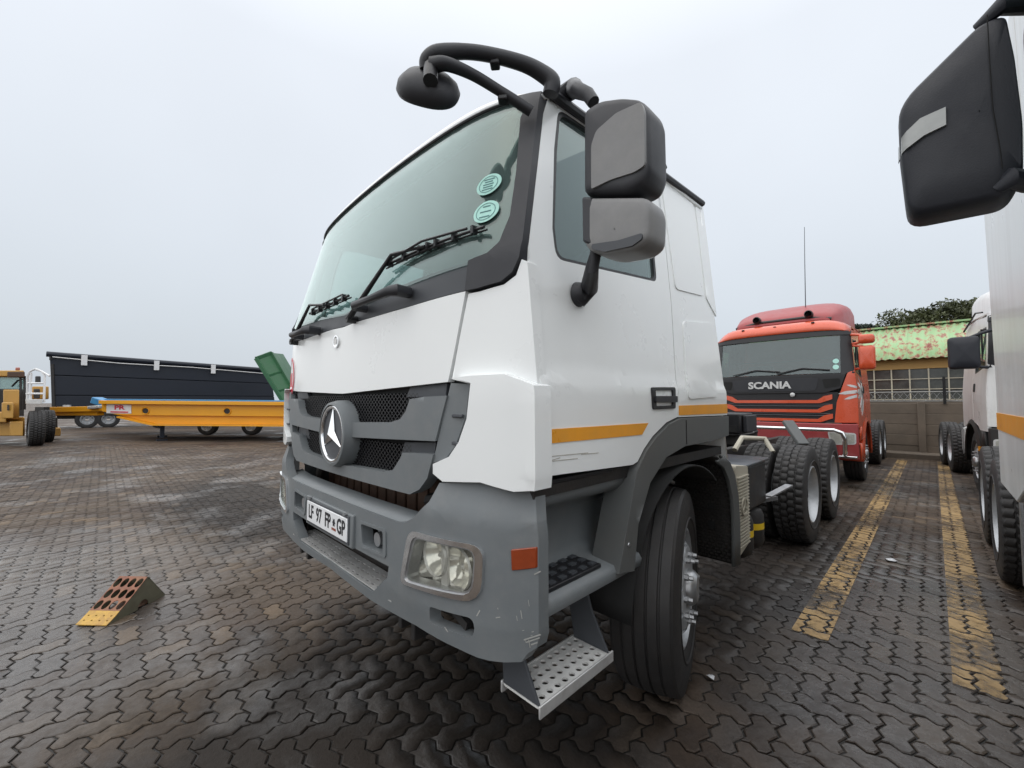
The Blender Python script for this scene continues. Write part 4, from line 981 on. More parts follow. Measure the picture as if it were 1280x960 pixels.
M['scrape'] = mat('bare_scraped_plastic', (0.34, 0.34, 0.32), 0.7, var=0.2)
mb.build('scrape', M['scrape'], bumper)
# brackets under the bumper
for x in (HXC + 0.50, HXC - 0.78):
    mb = MB(); mb.box((x, 1.02, 0.66), (0.03, 0.12, 0.20)); mb.box((x + 0.09, 1.03, 0.65), (0.03, 0.12, 0.22)); mb.box((x + 0.045, 1.06, 0.62), (0.12, 0.04, 0.12)); mb.build('tow_bracket', M['chassis'], H, bevel=0.004)
mb = MB(); mb.cyl((HXC + 0.6, 1.1, 0.66), (HXC + 1.0, 1.12, 0.66), 0.03, 10); mb.bb(HXC - 1.0, HXC + 1.0, 1.15, 1.3, 0.58, 0.75); mb.build('front_beam', M['chassis'], H, bevel=0.01)

# ---- entry steps (both sides)
for sg in (0, 1):
    mx = (lambda x: x) if not sg else (lambda x: 2 * HXC - x)
    XI = -1.14
    b_ = MB(); rows = []
    for (x, z) in ((-0.975, 1.255), (-0.98, 1.20), (-1.005, 1.17), (-1.09, 1.15), (XI, 1.09), (XI, 0.93), (-1.10, 0.888), (-0.95, 0.872), (-0.938, 0.855), (-0.945, 0.825), (-1.05, 0.81)):
        rows.append([(mx(x), y, z) for y in (1.06, 1.12, 1.44, 1.52, 1.73)])
    b_.grid(rows); well = b_.build('step_well', M['grey'], H, solid=0.012, smooth=50)
    b_ = MB(); b_.bb(mx(-0.965), mx(-1.12), 1.08, 1.46, 0.880, 0.897); tr_ = b_.build('step_tread', M['black'], well, bevel=0.004)
    for i in range(3):
        for j in range(6):
            t_ = MB(); t_.box((mx(-0.99 - 0.05 * i), 1.11 + 0.064 * j, 0.899), (0.022, 0.034, 0.008)); t_.build('tread_stud', M['grey_dark'], tr_)
    b_ = MB(); b_.bb(mx(-0.955), mx(-1.06), 1.08, 1.54, 1.258, 1.275); b_.build('sill_tread', M['black'], well, bevel=0.004)
    # hinged lower step: perforated plate on two side plates
    za = 0.545; hs = []
    for i in range(4):
        for j in range(9):
            y = 1.10 + 0.042 * (j + 0.5 * (i % 2)); x = -0.950 - 0.041 * (i + 0.5)
            if y < 1.46: hs.append(ell(x, y, 0.0128, 0.0128, 10))
    stp = patch('hinged_step', rounded([(-0.938, 1.055), (-0.938, 1.49), (-1.12, 1.47), (-1.12, 1.055)], 0.012, 2), lambda x, y, o=0: (mx(x), y, za + o), M['alu_bright'], H, 0.008, holes=hs, step=0, smooth=0)
    b_ = MB()
    b_.bar((mx(-0.938), 1.05, za - 0.014), (mx(-0.938), 1.495, za - 0.014), 0.008, 0.042); b_.bar((mx(-1.12), 1.05, za - 0.014), (mx(-1.12), 1.475, za - 0.014), 0.008, 0.042); b_.build('step_edge', M['alu'], stp, bevel=0.003)
    for y0, lean in ((1.055, 0.0), (1.47, 0.03)):
        b_ = MB(); b_.prism([(mx(-0.945), y0, za), (mx(-1.115), y0, za), (mx(-1.13), y0 - lean, 0.80), (mx(-1.09), y0 - lean, 0.84), (mx(-1.04), y0 - lean, 0.82), (mx(-1.02), y0, 0.68)], (0, 0.012, 0)); b_.build('step_hanger', M['grey_dark'], stp, bevel=0.003)
    b_ = MB(); b_.cyl((mx(-1.06), 1.41, 0.79), (mx(-1.04), 1.50, 0.79), 0.022, 12); b_.build('hinge_bolt', M['steel'], stp)

# ---- front wings, wheel housing, mudguard
wo = PS([(770.4, 717), (784, 639), (793, 589), (798, 579), (806, 562.5), (817, 547), (834, 530), (848, 523), (853.6, 522.5), (880, 521), (908.5, 520.5)]); wi = PS([(908.5, 544), (889, 551), (853.6, 557.6), (830, 571.5), (810, 603), (795, 655), (790, 713)])
wo = [(min(y, YR + 0.02), z) for y, z in wo]; wi = [(min(y, YR + 0.02), z) for y, z in wi]
for sg in (0, 1):
    f = sdm if sg else sd
    mx = (lambda x: x) if not sg else (lambda x: 2 * HXC - x)
    wing = patch('wing', wo + wi, lambda y, z, o=0: f(y, z, o + 0.012), M['fender'], H, 0.14, step=0.05, bevel=0.010)
    b_ = MB(); b_.bar(f(wo[8][0] + 0.01, wo[8][1] - 0.01, 0.0135), f(wo[8][0] + 0.012, wi[2][1] + 0.008, 0.0135), 0.003, 0.004); b_.build('wing_joint', M['void'], wing)
    b_ = MB(); c = f(PS([(783, 680)])[0][0], PS([(783, 680)])[0][1], 0.012); b_.lathe([(c[0] - 0.002, 0.010), (c[0] + 0.004, 0.008), (c[0] + 0.005, 0)], 10, 'x', (0, c[1], c[2])); b_.build('wing_screw', M['steel'], wing)
    b_ = MB(); rows = []
    for k in range(21):
        a = R_(178 - 125 * k / 20); Rw = 0.64; rows.append([(mx(-0.945), AX0 + Rw * math.cos(a), 0.56 + Rw * math.sin(a)), (mx(-1.42), AX0 + Rw * math.cos(a), 0.56 + Rw * math.sin(a))])
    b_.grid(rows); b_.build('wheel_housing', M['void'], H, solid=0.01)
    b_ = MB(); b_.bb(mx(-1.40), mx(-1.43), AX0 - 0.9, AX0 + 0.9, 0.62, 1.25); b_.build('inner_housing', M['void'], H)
    # rear mudguard: bent sheet with a moulded liner of small cells, its outer edge folded
    Y0_, Y1_ = 2.80, 2.955
    prof = [(2.70, 1.215), (2.80, 1.165), (2.88, 1.08), (2.935, 0.95), (2.955, 0.80), (2.955, 0.66), (2.945, 0.50)]
    b_ = MB(); b_.grid([[(mx(-0.945), y, z), (mx(-1.02), y + .004, z), (mx(-1.36), y, z)] for y, z in prof]); mg = b_.build('mudguard', M['honey'], H, solid=0.012, smooth=60)
    b_ = MB(); b_.grid([[(mx(-0.940), y - 0.045, z - 0.02 * (z > 1.0)), (mx(-0.925), y - 0.04, z - 0.02 * (z > 1.0)), (mx(-0.915), y + 0.03, z), (mx(-0.95), y + 0.05, z)] for y, z in prof]); b_.build('mudguard_edge', M['fender'], mg, solid=0.012, smooth=50)
    ce = MB(); zz = 0.52; r_i = 0
    while zz < 1.16:
        y = float(np.interp(zz, [p[1] for p in prof[::-1]], [p[0] for p in prof[::-1]])) - 0.010
        for k in range(12):
            x = -0.965 - 0.031 * (k + 0.5 * (r_i % 2)); ce.box((mx(x), y, zz), (0.022, 0.008, 0.012))
        zz += 0.020; r_i += 1
    ob = ce.build('liner_cell', M['honey'], mg, smooth=0); tag(ob, kind='stuff')
    for zz in (0.86, 0.73):
        b_ = MB(); b_.box((mx(-1.07), 2.938, zz), (0.04, 0.012, 0.05)); b_.build('liner_hole', M['void'], mg)
    b_ = MB(); b_.tube([(mx(-1.2), AX0 - 0.1, 1.08), (mx(-1.18), AX0 + 0.05, 1.13), (mx(-1.12), AX0 + 0.18, 1.06)], 0.012, 8); b_.build('brake_hose', M['steel'], H)

# beige side cover with louvres and embossed star
CZ0, CZ1, CY0, CY1 = 0.50, 1.125, 3.03, 3.30
cov = patch('side_cover', rounded([(CY0, CZ0), (CY1, CZ0 + 0.06), (CY1, CZ1 - 0.03), (CY0, CZ1)], 0.03), lambda y, z, o=0: (-0.945 + o, y, z), M['beige'], H, 0.35, step=0, bevel=0.01)
for k in range(22):
    z = CZ0 + 0.075 + 0.022 * k; b_ = MB(); b_.box((-0.940, (CY0 + CY1) / 2, z), (0.016, CY1 - CY0 - 0.05, 0.008)); b_.build('louvre', M['beige'], cov)
b_ = MB(); c = (0, (CY0 + CY1) / 2 - 0.02, 0.84); b_.lathe([(-0.93, 0.060), (-0.922, 0.060), (-0.922, 0.050), (-0.93, 0.050)], 28, 'x', c)
for k in range(3):
    a = 2 * math.pi * k / 3; b_.bar((-0.925, c[1], c[2]), (-0.925, c[1] + 0.052 * math.sin(a), c[2] + 0.052 * math.cos(a)), 0.012, 0.006, (1, 0, 0))
b_.build('embossed_star', M['beige'], cov)
# battery box and tank behind it, air bottles with yellow bands, bracket
b_ = MB(); b_.bb(-1.02, -1.62, 3.32, 4.05, 0.70, 1.06); b_.build('battery_box', M['chassis'], H, bevel=0.03, seg=3)
b_ = MB(); b_.add([(-1.0, 3.30, 1.065), (-1.64, 3.30, 1.065), (-1.64, 4.08, 1.065), (-1.0, 4.08, 1.065)], [(0, 1, 2, 3)]); M['box_lid'] = mat('blue_grey_lid', (0.05, 0.056, 0.066), 0.35, var=0.15); b_.build('battery_lid', M['box_lid'], H, solid=0.025, bevel=0.01)
b_ = MB(); b_.bar((-1.0, 4.0, 0.76), (-0.94, 4.45, 0.80), 0.06, 0.012); b_.bar((-1.3, 3.3, 0.70), (-1.0, 4.2, 0.72), 0.06, 0.03); b_.build('side_bracket', M['steel'], H)
for y in (3.52, 3.80):
    b_ = MB(); b_.lathe([(0.36, 0.0), (0.37, 0.06), (0.40, 0.10), (0.44, 0.115), (0.64, 0.115), (0.68, 0.10), (0.70, 0.0)], 20, 'z', (-1.10, y, 0)); at = b_.build('air_bottle', M['chassis'], H)
    b_ = MB(); b_.lathe([(0.535, 0.1165), (0.585, 0.1165)], 20, 'z', (-1.10, y, 0)); b_.build('yellow_band', M['band_yellow'], at)
# chassis, axles, fifth wheel
for sx in (-0.42, 0.42):
    b_ = MB(); b_.bb(HXC + sx - 0.04, HXC + sx + 0.04, 1.3, 7.95, 0.74, 1.0); b_.build('chassis_rail', M['chassis'], H, bevel=0.01)
for y in (3.4, 4.4, 6.3, 7.9): b_ = MB(); b_.bb(HXC - 0.38, HXC + 0.38, y - 0.05, y + 0.05, 0.78, 0.96); b_.build('cross_member', M['chassis'], H)
for y in (AX0, AX1, AX2):
    b_ = MB(); b_.cyl((HXC - 1.1, y, 0.53), (HXC + 1.1, y, 0.53), 0.07 if y == AX0 else 0.10, 12)
    if y != AX0: b_.lathe([(-0.26, 0.05), (-0.16, 0.20), (0.16, 0.20), (0.26, 0.05)], 16, 'x', (HXC, y, 0.53))
    b_.build('axle', M['chassis'], H)
b_ = MB(); b_.bb(HXC - 0.35, HXC + 0.35, 1.35, 2.75, 0.68, 1.18); b_.build('engine', M['chassis'], H, bevel=0.05)
b_ = MB(); b_.bb(HXC - 0.62, HXC + 0.50, 3.05, 3.5, 0.95, 1.12); b_.build('gearbox_cover', M['chassis'], H, bevel=0.03)
# deck behind the cab: a cross step with black plastic end
b_ = MB(); b_.bb(-1.36, HXC - 0.6, 4.55, 5.0, 1.22, 1.235); b_.build('deck_plate', M['steel'], H)
b_ = MB(); b_.bb(-1.30, -1.95, 4.35, 4.75, 1.24, 1.44); lb_ = b_.build('tool_box', M['black'], H, bevel=0.015)
b_ = MB(); b_.bb(-1.26, -1.295, 4.40, 4.72, 1.26, 1.42)
b_.build('box_face', M['anthracite'], lb_, bevel=0.006)
for k in range(3):
    b_ = MB(); b_.bb(-1.33 - 0.2 * k, -1.45 - 0.2 * k, 4.34, 4.352, 1.26, 1.32); b_.build('vent', M['void'], lb_)
b_ = MB(); b_.lathe([(1.12, 0.0), (1.12, 0.50), (1.16, 0.52), (1.20, 0.48), (1.21, 0.12), (1.19, 0.1), (1.19, 0.0)], 32, 'z', (HXC, 6.2, 0)); b_.build('fifth_wheel', M['chassis'], H)
b_ = MB(); b_.bb(HXC - 0.45, HXC + 0.45, 5.9, 6.5, 0.98, 1.14); b_.build('fifth_wheel_base', M['chassis'], H, bevel=0.02)
# wheels
STEER = R_(16)
for sg in (1, -1):
    w_ = wheel(H, local(H, (-1.13 if sg > 0 else 2 * HXC + 1.13, AX0, 0.530)), sg, 'steer', roll=0.0); w_.rotation_euler.z += STEER
for y in (AX1, AX2):
    wheel(H, local(H, (-1.105, y, 0.530)), 1, 'drive', roll=y); wheel(H, local(H, (-1.435, y, 0.530)), 1, 'inner', roll=1 + y)
    wheel(H, local(H, (2 * HXC + 1.105, y, 0.530)), -1, 'drive'); wheel(H, local(H, (2 * HXC + 1.435, y, 0.530)), -1, 'inner')
# muddy half guard over the first drive axle's inner side
b_ = MB(); b_.tube([(-1.62, AX1 - 0.45, 1.0), (-1.6, AX1 - 0.25, 1.13), (-1.4, AX1 - 0.1, 1.12), (-1.3, AX1 - 0.2, 0.98)], 0.03, 8); b_.build('rag', M['beige'], H)
# mudguard stay between the drive tyres
b_ = MB(); b_.bar((-1.15, 6.22, 1.02), (-1.35, 6.40, 1.30), 0.14, 0.05); b_.build('guard_stay', M['fender'], H, bevel=0.01)

# ---- mirrors on the near side
YM = 1.16
def PM(l, y=YM): return [(on_y(a, b, y)[0], on_y(a, b, y)[2]) for a, b in l]
def shell(name, poly, m, par, y0, depth, bulge):
    """mirror housing: outline in X,Z at y0, rounded forward."""
    c = np.mean(np.array(poly), axis=0); mb = MB(); rows = []
    for k, (s, d) in enumerate(((0.95, depth), (1.0, depth * 0.85), (1.005, depth * 0.45), (0.995, 0.20 * depth), (0.97, 0.07 * depth), (0.92, 0.0), (0.80, -bulge * 0.45), (0.5, -bulge * 0.8), (0.25, -bulge * 0.95), (0.02, -bulge))):
        rows.append([(c[0] + (p[0] - c[0]) * s, y0 + d, c[1] + (p[1] - c[1]) * s) for p in poly])
    mb.grid(rows, closed=True); n = len(poly); mb.f.append(tuple(range(n)))
    return mb.build(name, m, par, smooth=45)
up = rounded(PM([(728, 137), (748, 124), (776, 120), (800, 122), (809, 135), (811, 212), (803, 232), (785, 241), (728, 243)]), 0.02, 3)
lo = rounded(PM([(728.5, 246), (807, 245), (812.5, 258), (811, 298), (795, 312), (757, 319.5), (735, 313), (728.5, 304)]), 0.02, 3)
mu = shell('mirror', up, M['anthracite'], H, YM, 0.13, 0.008)
ml = shell('wide_angle_mirror', lo, M['mirror_grey'], H, YM, 0.12, 0.008)
gcov = rounded(PM([(740, 238), (740, 186), (747, 165), (772, 143), (803, 129), (807, 140), (808, 208), (795, 216.5), (765, 226)]), 0.012, 3)
cU = np.mean(np.array(up), axis=0)
def onup(x, z, o=0):
    d = max(abs(x - cU[0]) / 0.118, abs(z - cU[1]) / 0.165); return (x, YM - 0.006 + 0.012 * max(0, d - 0.86) / 0.14 - o, z)
patch('mirror_cover', gcov, lambda x, z, o=0: onup(x, z, o + 0.004), M['mirror_grey'], mu, 0.03, step=0.03, bevel=0.004)
lt = rounded(PM([(741, 306), (775, 301), (804, 292), (804, 299), (792, 308), (757, 315.5), (741, 312)]), 0.006, 2); cL = np.mean(np.array(lo), axis=0)
patch('lower_dark_patch', lt, lambda x, z, o=0: (x, YM - 0.008 - o, z), M['grey_dark'], ml, 0.03, step=0.03, bevel=0.003)  # darker patch across the bottom of the housing
sp = PM([(728, 246), (740, 246), (740, 308), (729, 303)]); patch('mirror_spine', sp, lambda x, z, o=0: (x, YM - 0.004 - o, z), M['anthracite'], ml, 0.1, step=0, bevel=0.008)
for nm, poly, par in (('mirror_glass', up, mu), ('mirror_glass', lo, ml)):
    c = np.mean(np.array(poly), axis=0); gl_ = [(c[0] + (p[0] - c[0]) * 0.9, c[1] + (p[1] - c[1]) * 0.9) for p in poly]
    patch(nm, gl_, lambda x, z, o=0: (x, YM + 0.133 + o, z), M['chrome'], par, 0.003, step=0)
lowa = [Vector(sd(*PS([(724, 374)])[0], 0.0)), Vector(sd(*PS([(726, 362)])[0], 0.05))] + [Vector(on_y(a, b, YM + 0.05)) for a, b in ((740, 335), (745, 315), (744, 300))]
b_ = MB(); b_.tube(lowa, [0.040, 0.036, 0.024, 0.020, 0.020], 12); la_ = b_.build('mirror_arm', M['anthracite'], H)
p = PS([(724, 368)])[0]; b_ = MB(); b_.lathe([(-S(p[1]) - 0.005, 0.05), (-S(p[1]) + 0.02, 0.044), (-S(p[1]) + 0.035, 0.03), (-S(p[1]) + 0.036, 0)], 20, 'x', (0, p[0], p[1])); b_.build('arm_foot', M['anthracite'], la_)
upa = [Vector(sd(*PS([(703, 119)])[0], -0.01)), Vector(sd(*PS([(706, 118)])[0], 0.06))] + [Vector(on_y(a, b, YM + 0.06)) for a, b in ((722, 113), (735, 118), (742, 128))]
b_ = MB(); b_.tube(upa, [0.036, 0.038, 0.028, 0.024, 0.022], 12); b_.build('mirror_arm', M['anthracite'], H)

# ---- front kerb mirror on its forked arm
def A3(px, py, y): return Vector(on_y(px, py, y))
tip = A3(538, 88, 0.80)
up_pts = [A3(533, 88, 0.80), A3(535, 76, 0.80), A3(548, 67, 0.82), A3(580, 64.5, 0.90), A3(615, 69, 0.99), A3(655, 80, 1.09), A3(678, 92, 1.15), A3(690, 103, 1.18), A3(688, 118, 1.18)]
lo_pts = [A3(540, 82, 0.80), A3(558, 80, 0.83), A3(590, 93, 0.93), A3(625, 114, 1.03), A3(664, 139, 1.135)]
b_ = MB(); b_.tube(spl(up_pts), splr([0.024, 0.030, 0.029, 0.025, 0.025, 0.027, 0.030, 0.032, 0.030]), 12); ka = b_.build('kerb_mirror_arm', M['anthracite'], H)
b_ = MB(); b_.tube(spl(lo_pts), splr([0.028, 0.023, 0.020, 0.019, 0.021]), 12); b_.build('arm_strut', M['anthracite'], ka)
for i, pts in ((4, up_pts), (3, lo_pts)):
    b_ = MB(); q = pts[i]; b_.box(q + Vector((0.0, 0.015, -0.026)), (0.036, 0.040, 0.022), Matrix.Rotation(R_(40), 3, 'Z')); b_.build('arm_clamp', M['black'], ka, bevel=0.006)
b_ = MB(); b_.cyl(A3(539, 84, 0.80), A3(538, 101, 0.785), 0.026, 12); b_.build('mirror_joint', M['black'], ka)
b_ = MB(); cM = A3(535, 107, 0.82); rows = []
for (s, d) in ((0.0, 0.045), (0.35, 0.043), (0.7, 0.030), (0.92, 0.008), (1.0, -0.018), (0.96, -0.032), (0.88, -0.036), (0.0, -0.036)):
    rows.append([(s * 0.118 * math.copysign(abs(math.cos(t)) ** 0.8, math.cos(t)), s * 0.088 * math.copysign(abs(math.sin(t)) ** 0.8, math.sin(t)), d) for t in [2 * math.pi * k / 36 for k in range(36)]])
_n = (Vector((-CF[0], -CF[1], 0)).normalized() * 0.90 + Vector((0, 0, 0.42)) + Vector(CR) * 0.10).normalized()
_x = (Vector(CR) * 0.94 + Vector((0, 0, -0.30))); _x = (_x - _n * _x.dot(_n)).normalized(); _y = _n.cross(_x)
rmx = Matrix((_x, _y, _n)).transposed()
b_.grid([[tuple(rmx @ Vector(p) + cM) for p in r] for r in rows], closed=True); b_.build('kerb_mirror', M['anthracite'], ka, smooth=50)
# ================================================================== cab-over trucks of another make (local frame: front at y = 0, x across, z up)
def cab_truck(label, loc, rotz, P):
    T = thing('tractor_truck', label, 'truck', loc, None); T.rotation_euler = (0, 0, rotz)
    paint, roofm = P['paint'], P.get('roof', P['paint'])
    def B(mb, name, m, parent=T, **k):
        o = link(name, mb.mesh(name, m, k.pop('smooth', 35)), None, k.get('bevel', 0), 2, k.get('solid', 0)); o.parent = parent; return o
    def PT(name, poly, fn, m, parent=T, **k):
        o = patch(name, poly, fn, m, None, **k); o.parent = parent; return o
    W0 = 1.245
    def ss(z): return W0 - max(0.0, z - 1.7) * P.get('tumble', 0.075)
    def F(x, z):
        t = min(1.0, abs(x) / ss(z)); return 0.06 * t * t + 0.13 * t ** 8 + (0.20 * (z - 2.05) if z > 2.05 else 0.0)
    fr_ = lambda x, z, o=0: (x, F(x, z) - o, z)
    def sym(pts): return pts + [(-x, z) for x, z in pts][::-1]
    cabL = P.get('cabL', 2.2); zt = P.get('roof_z', 3.0); AX = (1.42,) + P['axles']
    # shell of the cab
    PT('front_panel', sym([(0.0, 1.72), (-0.80, 1.72), (-1.02, 1.80), (-1.10, 2.07), (0.0, 2.07)][1:4] + [(-0.6, 2.07)]), lambda x, z, o=0: fr_(x, z, o + 0.01), M['black'] if P['style'] == 'red' else paint, thick=0.04, step=0.07, bevel=0.005)
    wz0, wz1 = 2.09, 2.78
    for sx in (-1, 1):
        PT('corner_panel', [(sx * x, z) for x, z in ((0.92, 1.18), (0.96, 1.55), (1.05, 1.85), (1.12, 2.08), (ss(2.1) - 0.003, 2.13), (ss(1.9) - 0.003, 1.9), (1.24, 1.6), (1.24, 1.18))], fr_, paint, thick=0.05, step=0.06, bevel=0.008)
        PT('pillar', [(sx * x, z) for x, z in ((1.03, wz0 - 0.02), (1.02, wz1 + 0.02), (ss(wz1) - 0.003, wz1 + 0.02), (ss(wz0) - 0.003, wz0 - 0.02))], fr_, M['black'], thick=0.05, step=0.07)
    PT('windscreen', sym([(-1.035, wz0 - 0.01), (-1.03, wz1 + 0.01), (-0.5, wz1 + 0.02)]), lambda x, z, o=0: fr_(x, z, o - 0.006), M['glass_dark'], thick=0.006, step=0.1)
    PT('sun_band', sym([(-1.17, wz1 + 0.01), (-1.16, wz1 + 0.10), (-0.5, wz1 + 0.13)]), lambda x, z, o=0: fr_(x, z, o + 0.02), M['black'], thick=0.05, step=0.1, bevel=0.01)
    # brow and roof
    mb = MB(); rows = []
    for j in range(12):
        row = []
        for i in range(25):
            u = -1 + 2 * i / 24; e = abs(u); z0 = wz1 + 0.10 + 0.02 * (1 - e ** 2); w = ss(z0)
            yf = F(u * w, z0) - 0.03
            if j < 5: q = j / 4; y = yf + 0.30 * q ** 1.5; z = z0 + (zt - z0) * math.sin(q * math.pi / 2)
            else: y = lerp(yf + 0.30, cabL, (j - 4) / 7); z = zt
            z -= (0.16 if j > 0 else 0.02) * e ** 7; row.append((u * w * (1 - 0.015 * (j > 2)), y, z))
        rows.append(row)
    mb.grid(rows); B(mb, 'roof', paint, solid=0.02)
    # sides with door windows
    for sx in (-1, 1):
        f = lambda y, z, o=0, sx=sx: (sx * (ss(z) + o), y, z)
        yd = lambda z: F(ss(z), z) + 0.01
        win_ = rounded([(yd(2.2) + 0.10, 2.10), (1.10, 2.02), (1.10, 2.72), (yd(2.7) + 0.10, 2.72)], 0.05)
        arch_ = [(AX[0] + 0.66 * math.cos(R_(a)), 0.56 + 0.66 * math.sin(R_(a))) for a in range(172, 60, -16)]
        door = PT('door', [(yd(1.2), 1.10), (0.76, 1.10), (0.86, 1.16), (1.22, 1.22), (1.24, zt - 0.16), (yd(2.88) + 0.02, 2.88)] + [(yd(z), z) for z in (2.6, 2.3, 2.0, 1.7, 1.4)], f, paint, thick=0.04, holes=[win_], step=0.09, bevel=0.005)
        PT('window', grow(win_, 0.01), lambda y, z, o=0: f(y, z, o - 0.015), M['glass_side'], door, thick=0.005, step=0.2)
        PT('window_seal', grow(win_, 0.004), lambda y, z, o=0: f(y, z, o + 0.002), M['black'], door, thick=0.02, holes=[grow(win_, -0.03)], step=0.2)
        mb = MB(); mb.box(f(0.72, 2.38, -0.01), (0.02, 0.035, 0.68)); B(mb, 'window_bar', M['black'], door)
        hd_ = PT('door_handle', rounded([(1.03, 1.72), (1.13, 1.72), (1.13, 1.86), (1.03, 1.86)], 0.03), lambda y, z, o=0: f(y, z, o + 0.012), M['black'], door, thick=0.02, step=0, bevel=0.004)
        PT('sleeper_side', [(1.25, 1.22), (1.6, 1.24), (2.0, 1.10), (cabL, 1.10), (cabL, 1.7), (cabL, zt - 0.15), (1.25, zt - 0.15), (1.25, 1.7)], f, P.get('side', paint), thick=0.04, step=0.1, bevel=0.006)
        wing = MB(); wing.grid([[(sx * 1.245, y, z), (sx * 1.26, y + 0.01, z + 0.01), (sx * 1.24, AX[0] + (y - AX[0]) * 1.12, 0.56 + (z - 0.56) * 1.12), (sx * 0.90, AX[0] + (y - AX[0]) * 1.12, 0.56 + (z - 0.56) * 1.12)] for y, z in [(AX[0] + 0.62 * math.cos(R_(a)), 0.56 + 0.62 * math.sin(R_(a))) for a in range(190, P.get('wing_end', -20), -14)]])
        B(wing, 'wing', P['wing'], solid=0.015, smooth=50)
        if P.get('tape'):
            PT('reflective_stripe', [(1.36, 1.40), (cabL - 0.01, 1.40), (cabL - 0.01, 1.49), (1.36, 1.49)], lambda y, z, o=0: f(y, z, o + 0.004), M['amber'], T, thick=0.004, step=0.2)
            PT('reflective_stripe', [(0.35, 1.36), (1.2, 1.36), (1.2, 1.45), (0.35, 1.45)], lambda y, z, o=0: f(y, z, o + 0.004), M['amber'], door, thick=0.004, step=0.2)
        st_ = MB(); st_.grid([[(sx * 1.235, y, z) for y in (0.42, 0.80)] for z in (1.10, 0.86)] + [[(sx * 1.10, y, z) for y in (0.42, 0.80)] for z in (0.86, 0.78)] + [[(sx * 1.235, y, z) for y in (0.42, 0.80)] for z in (0.78, 0.50)]); B(st_, 'step_panel', P['wing'] if P['style'] == 'red' else M['chassis'], solid=0.02)
    mb = MB(); mb.add([(-1.2, cabL - 0.01, 1.1), (1.2, cabL - 0.01, 1.1), (1.15, cabL - 0.01, zt - 0.1), (-1.15, cabL - 0.01, zt - 0.1)], [(0, 1, 2, 3)]); B(mb, 'rear_wall', paint, solid=0.03)
    mb = MB(); mb.bb(-1.1, 1.1, 0.30, 0.6, 1.6, 2.04); B(mb, 'dashboard', M['dash'], bevel=0.04)
    for sx in (-0.6, 0.6):
        mb = MB(); mb.box((sx, 1.45, 2.0), (0.5, 0.16, 0.75)); mb.box((sx, 1.2, 1.62), (0.5, 0.5, 0.16)); B(mb, 'seat', M['seat'], bevel=0.04)
    # bumper
    PT('bumper', sym([(-1.24, 0.52), (-1.24, 1.16), (-0.5, 1.16)]), lambda x, z, o=0: fr_(x, z, o + 0.05 - 0.25 * max(0, 0.75 - z)), P['bump'], thick=0.08, step=0.1, bevel=0.02)
    for sx in (-1, 1):
        hl_ = PT('headlight', rounded([(sx * 0.86, 0.78), (sx * 1.21, 0.80), (sx * 1.21, 1.00), (sx * 0.82, 1.02)], 0.04), lambda x, z, o=0: fr_(x, z, o + 0.058), M['alu'], thick=0.02, step=0.08, bevel=0.006)
        PT('lens', rounded([(sx * 0.88, 0.80), (sx * 1.19, 0.82), (sx * 1.19, 0.98), (sx * 0.85, 1.0)], 0.03), lambda x, z, o=0: fr_(x, z, o + 0.064), M['lens'], hl_, thick=0.004, step=0.1)
    # chassis and wheels
    for sx in (-0.42, 0.42):
        mb = MB(); mb.bb(sx - 0.04, sx + 0.04, 0.5, AX[-1] + 0.95, 0.72, 0.98); B(mb, 'chassis_rail', M['chassis'])
    for y in AX: mb = MB(); mb.cyl((-1.1, y, 0.53), (1.1, y, 0.53), 0.09, 12); B(mb, 'axle', M['chassis'])
    mb = MB(); mb.bb(-0.5, 0.5, 0.4, 2.1, 0.6, 1.15); B(mb, 'engine', M['chassis'], bevel=0.05)
    mb = MB(); mb.bb(-0.48, 0.48, AX[1] + 0.2, AX[1] + 1.1, 1.0, 1.18); B(mb, 'fifth_wheel', M['chassis'], bevel=0.05)
    nu = P.get('nuts', True); wi_ = P.get('wheel_in', 0.0)
    for sx in (-1, 1):
        wheel(T, (sx * 1.055, AX[0], 0.53), sx, 'steer', nu)
        for y in AX[1:]:
            wheel(T, (sx * (1.08 - wi_), y, 0.53), sx, 'drive', False, roll=y); wheel(T, (sx * (0.75 - wi_), y, 0.53), sx, 'inner', False, roll=y + 1)
    for sx in (-1, 1):
        tk = PT('fuel_tank', rounded([(sx * 0.62, 0.50), (sx * 1.16, 0.50), (sx * 1.16, 1.06), (sx * 0.62, 1.06)], 0.11), lambda x, z, o=0: (x, P['tank'][0] - o, z), M['chrome'] if P.get('chrome_tank') else M['alu'], thick=P['tank'][1] - P['tank'][0], step=0, bevel=0.02)
        for q in (0.25, 0.75):
            y = lerp(P['tank'][0], P['tank'][1], q); mb = MB(); mb.box((sx * 1.166, y, 0.78), (0.012, 0.06, 0.52)); B(mb, 'strap', M['steel'], tk)
    return T, PT, B, fr_, ss, F

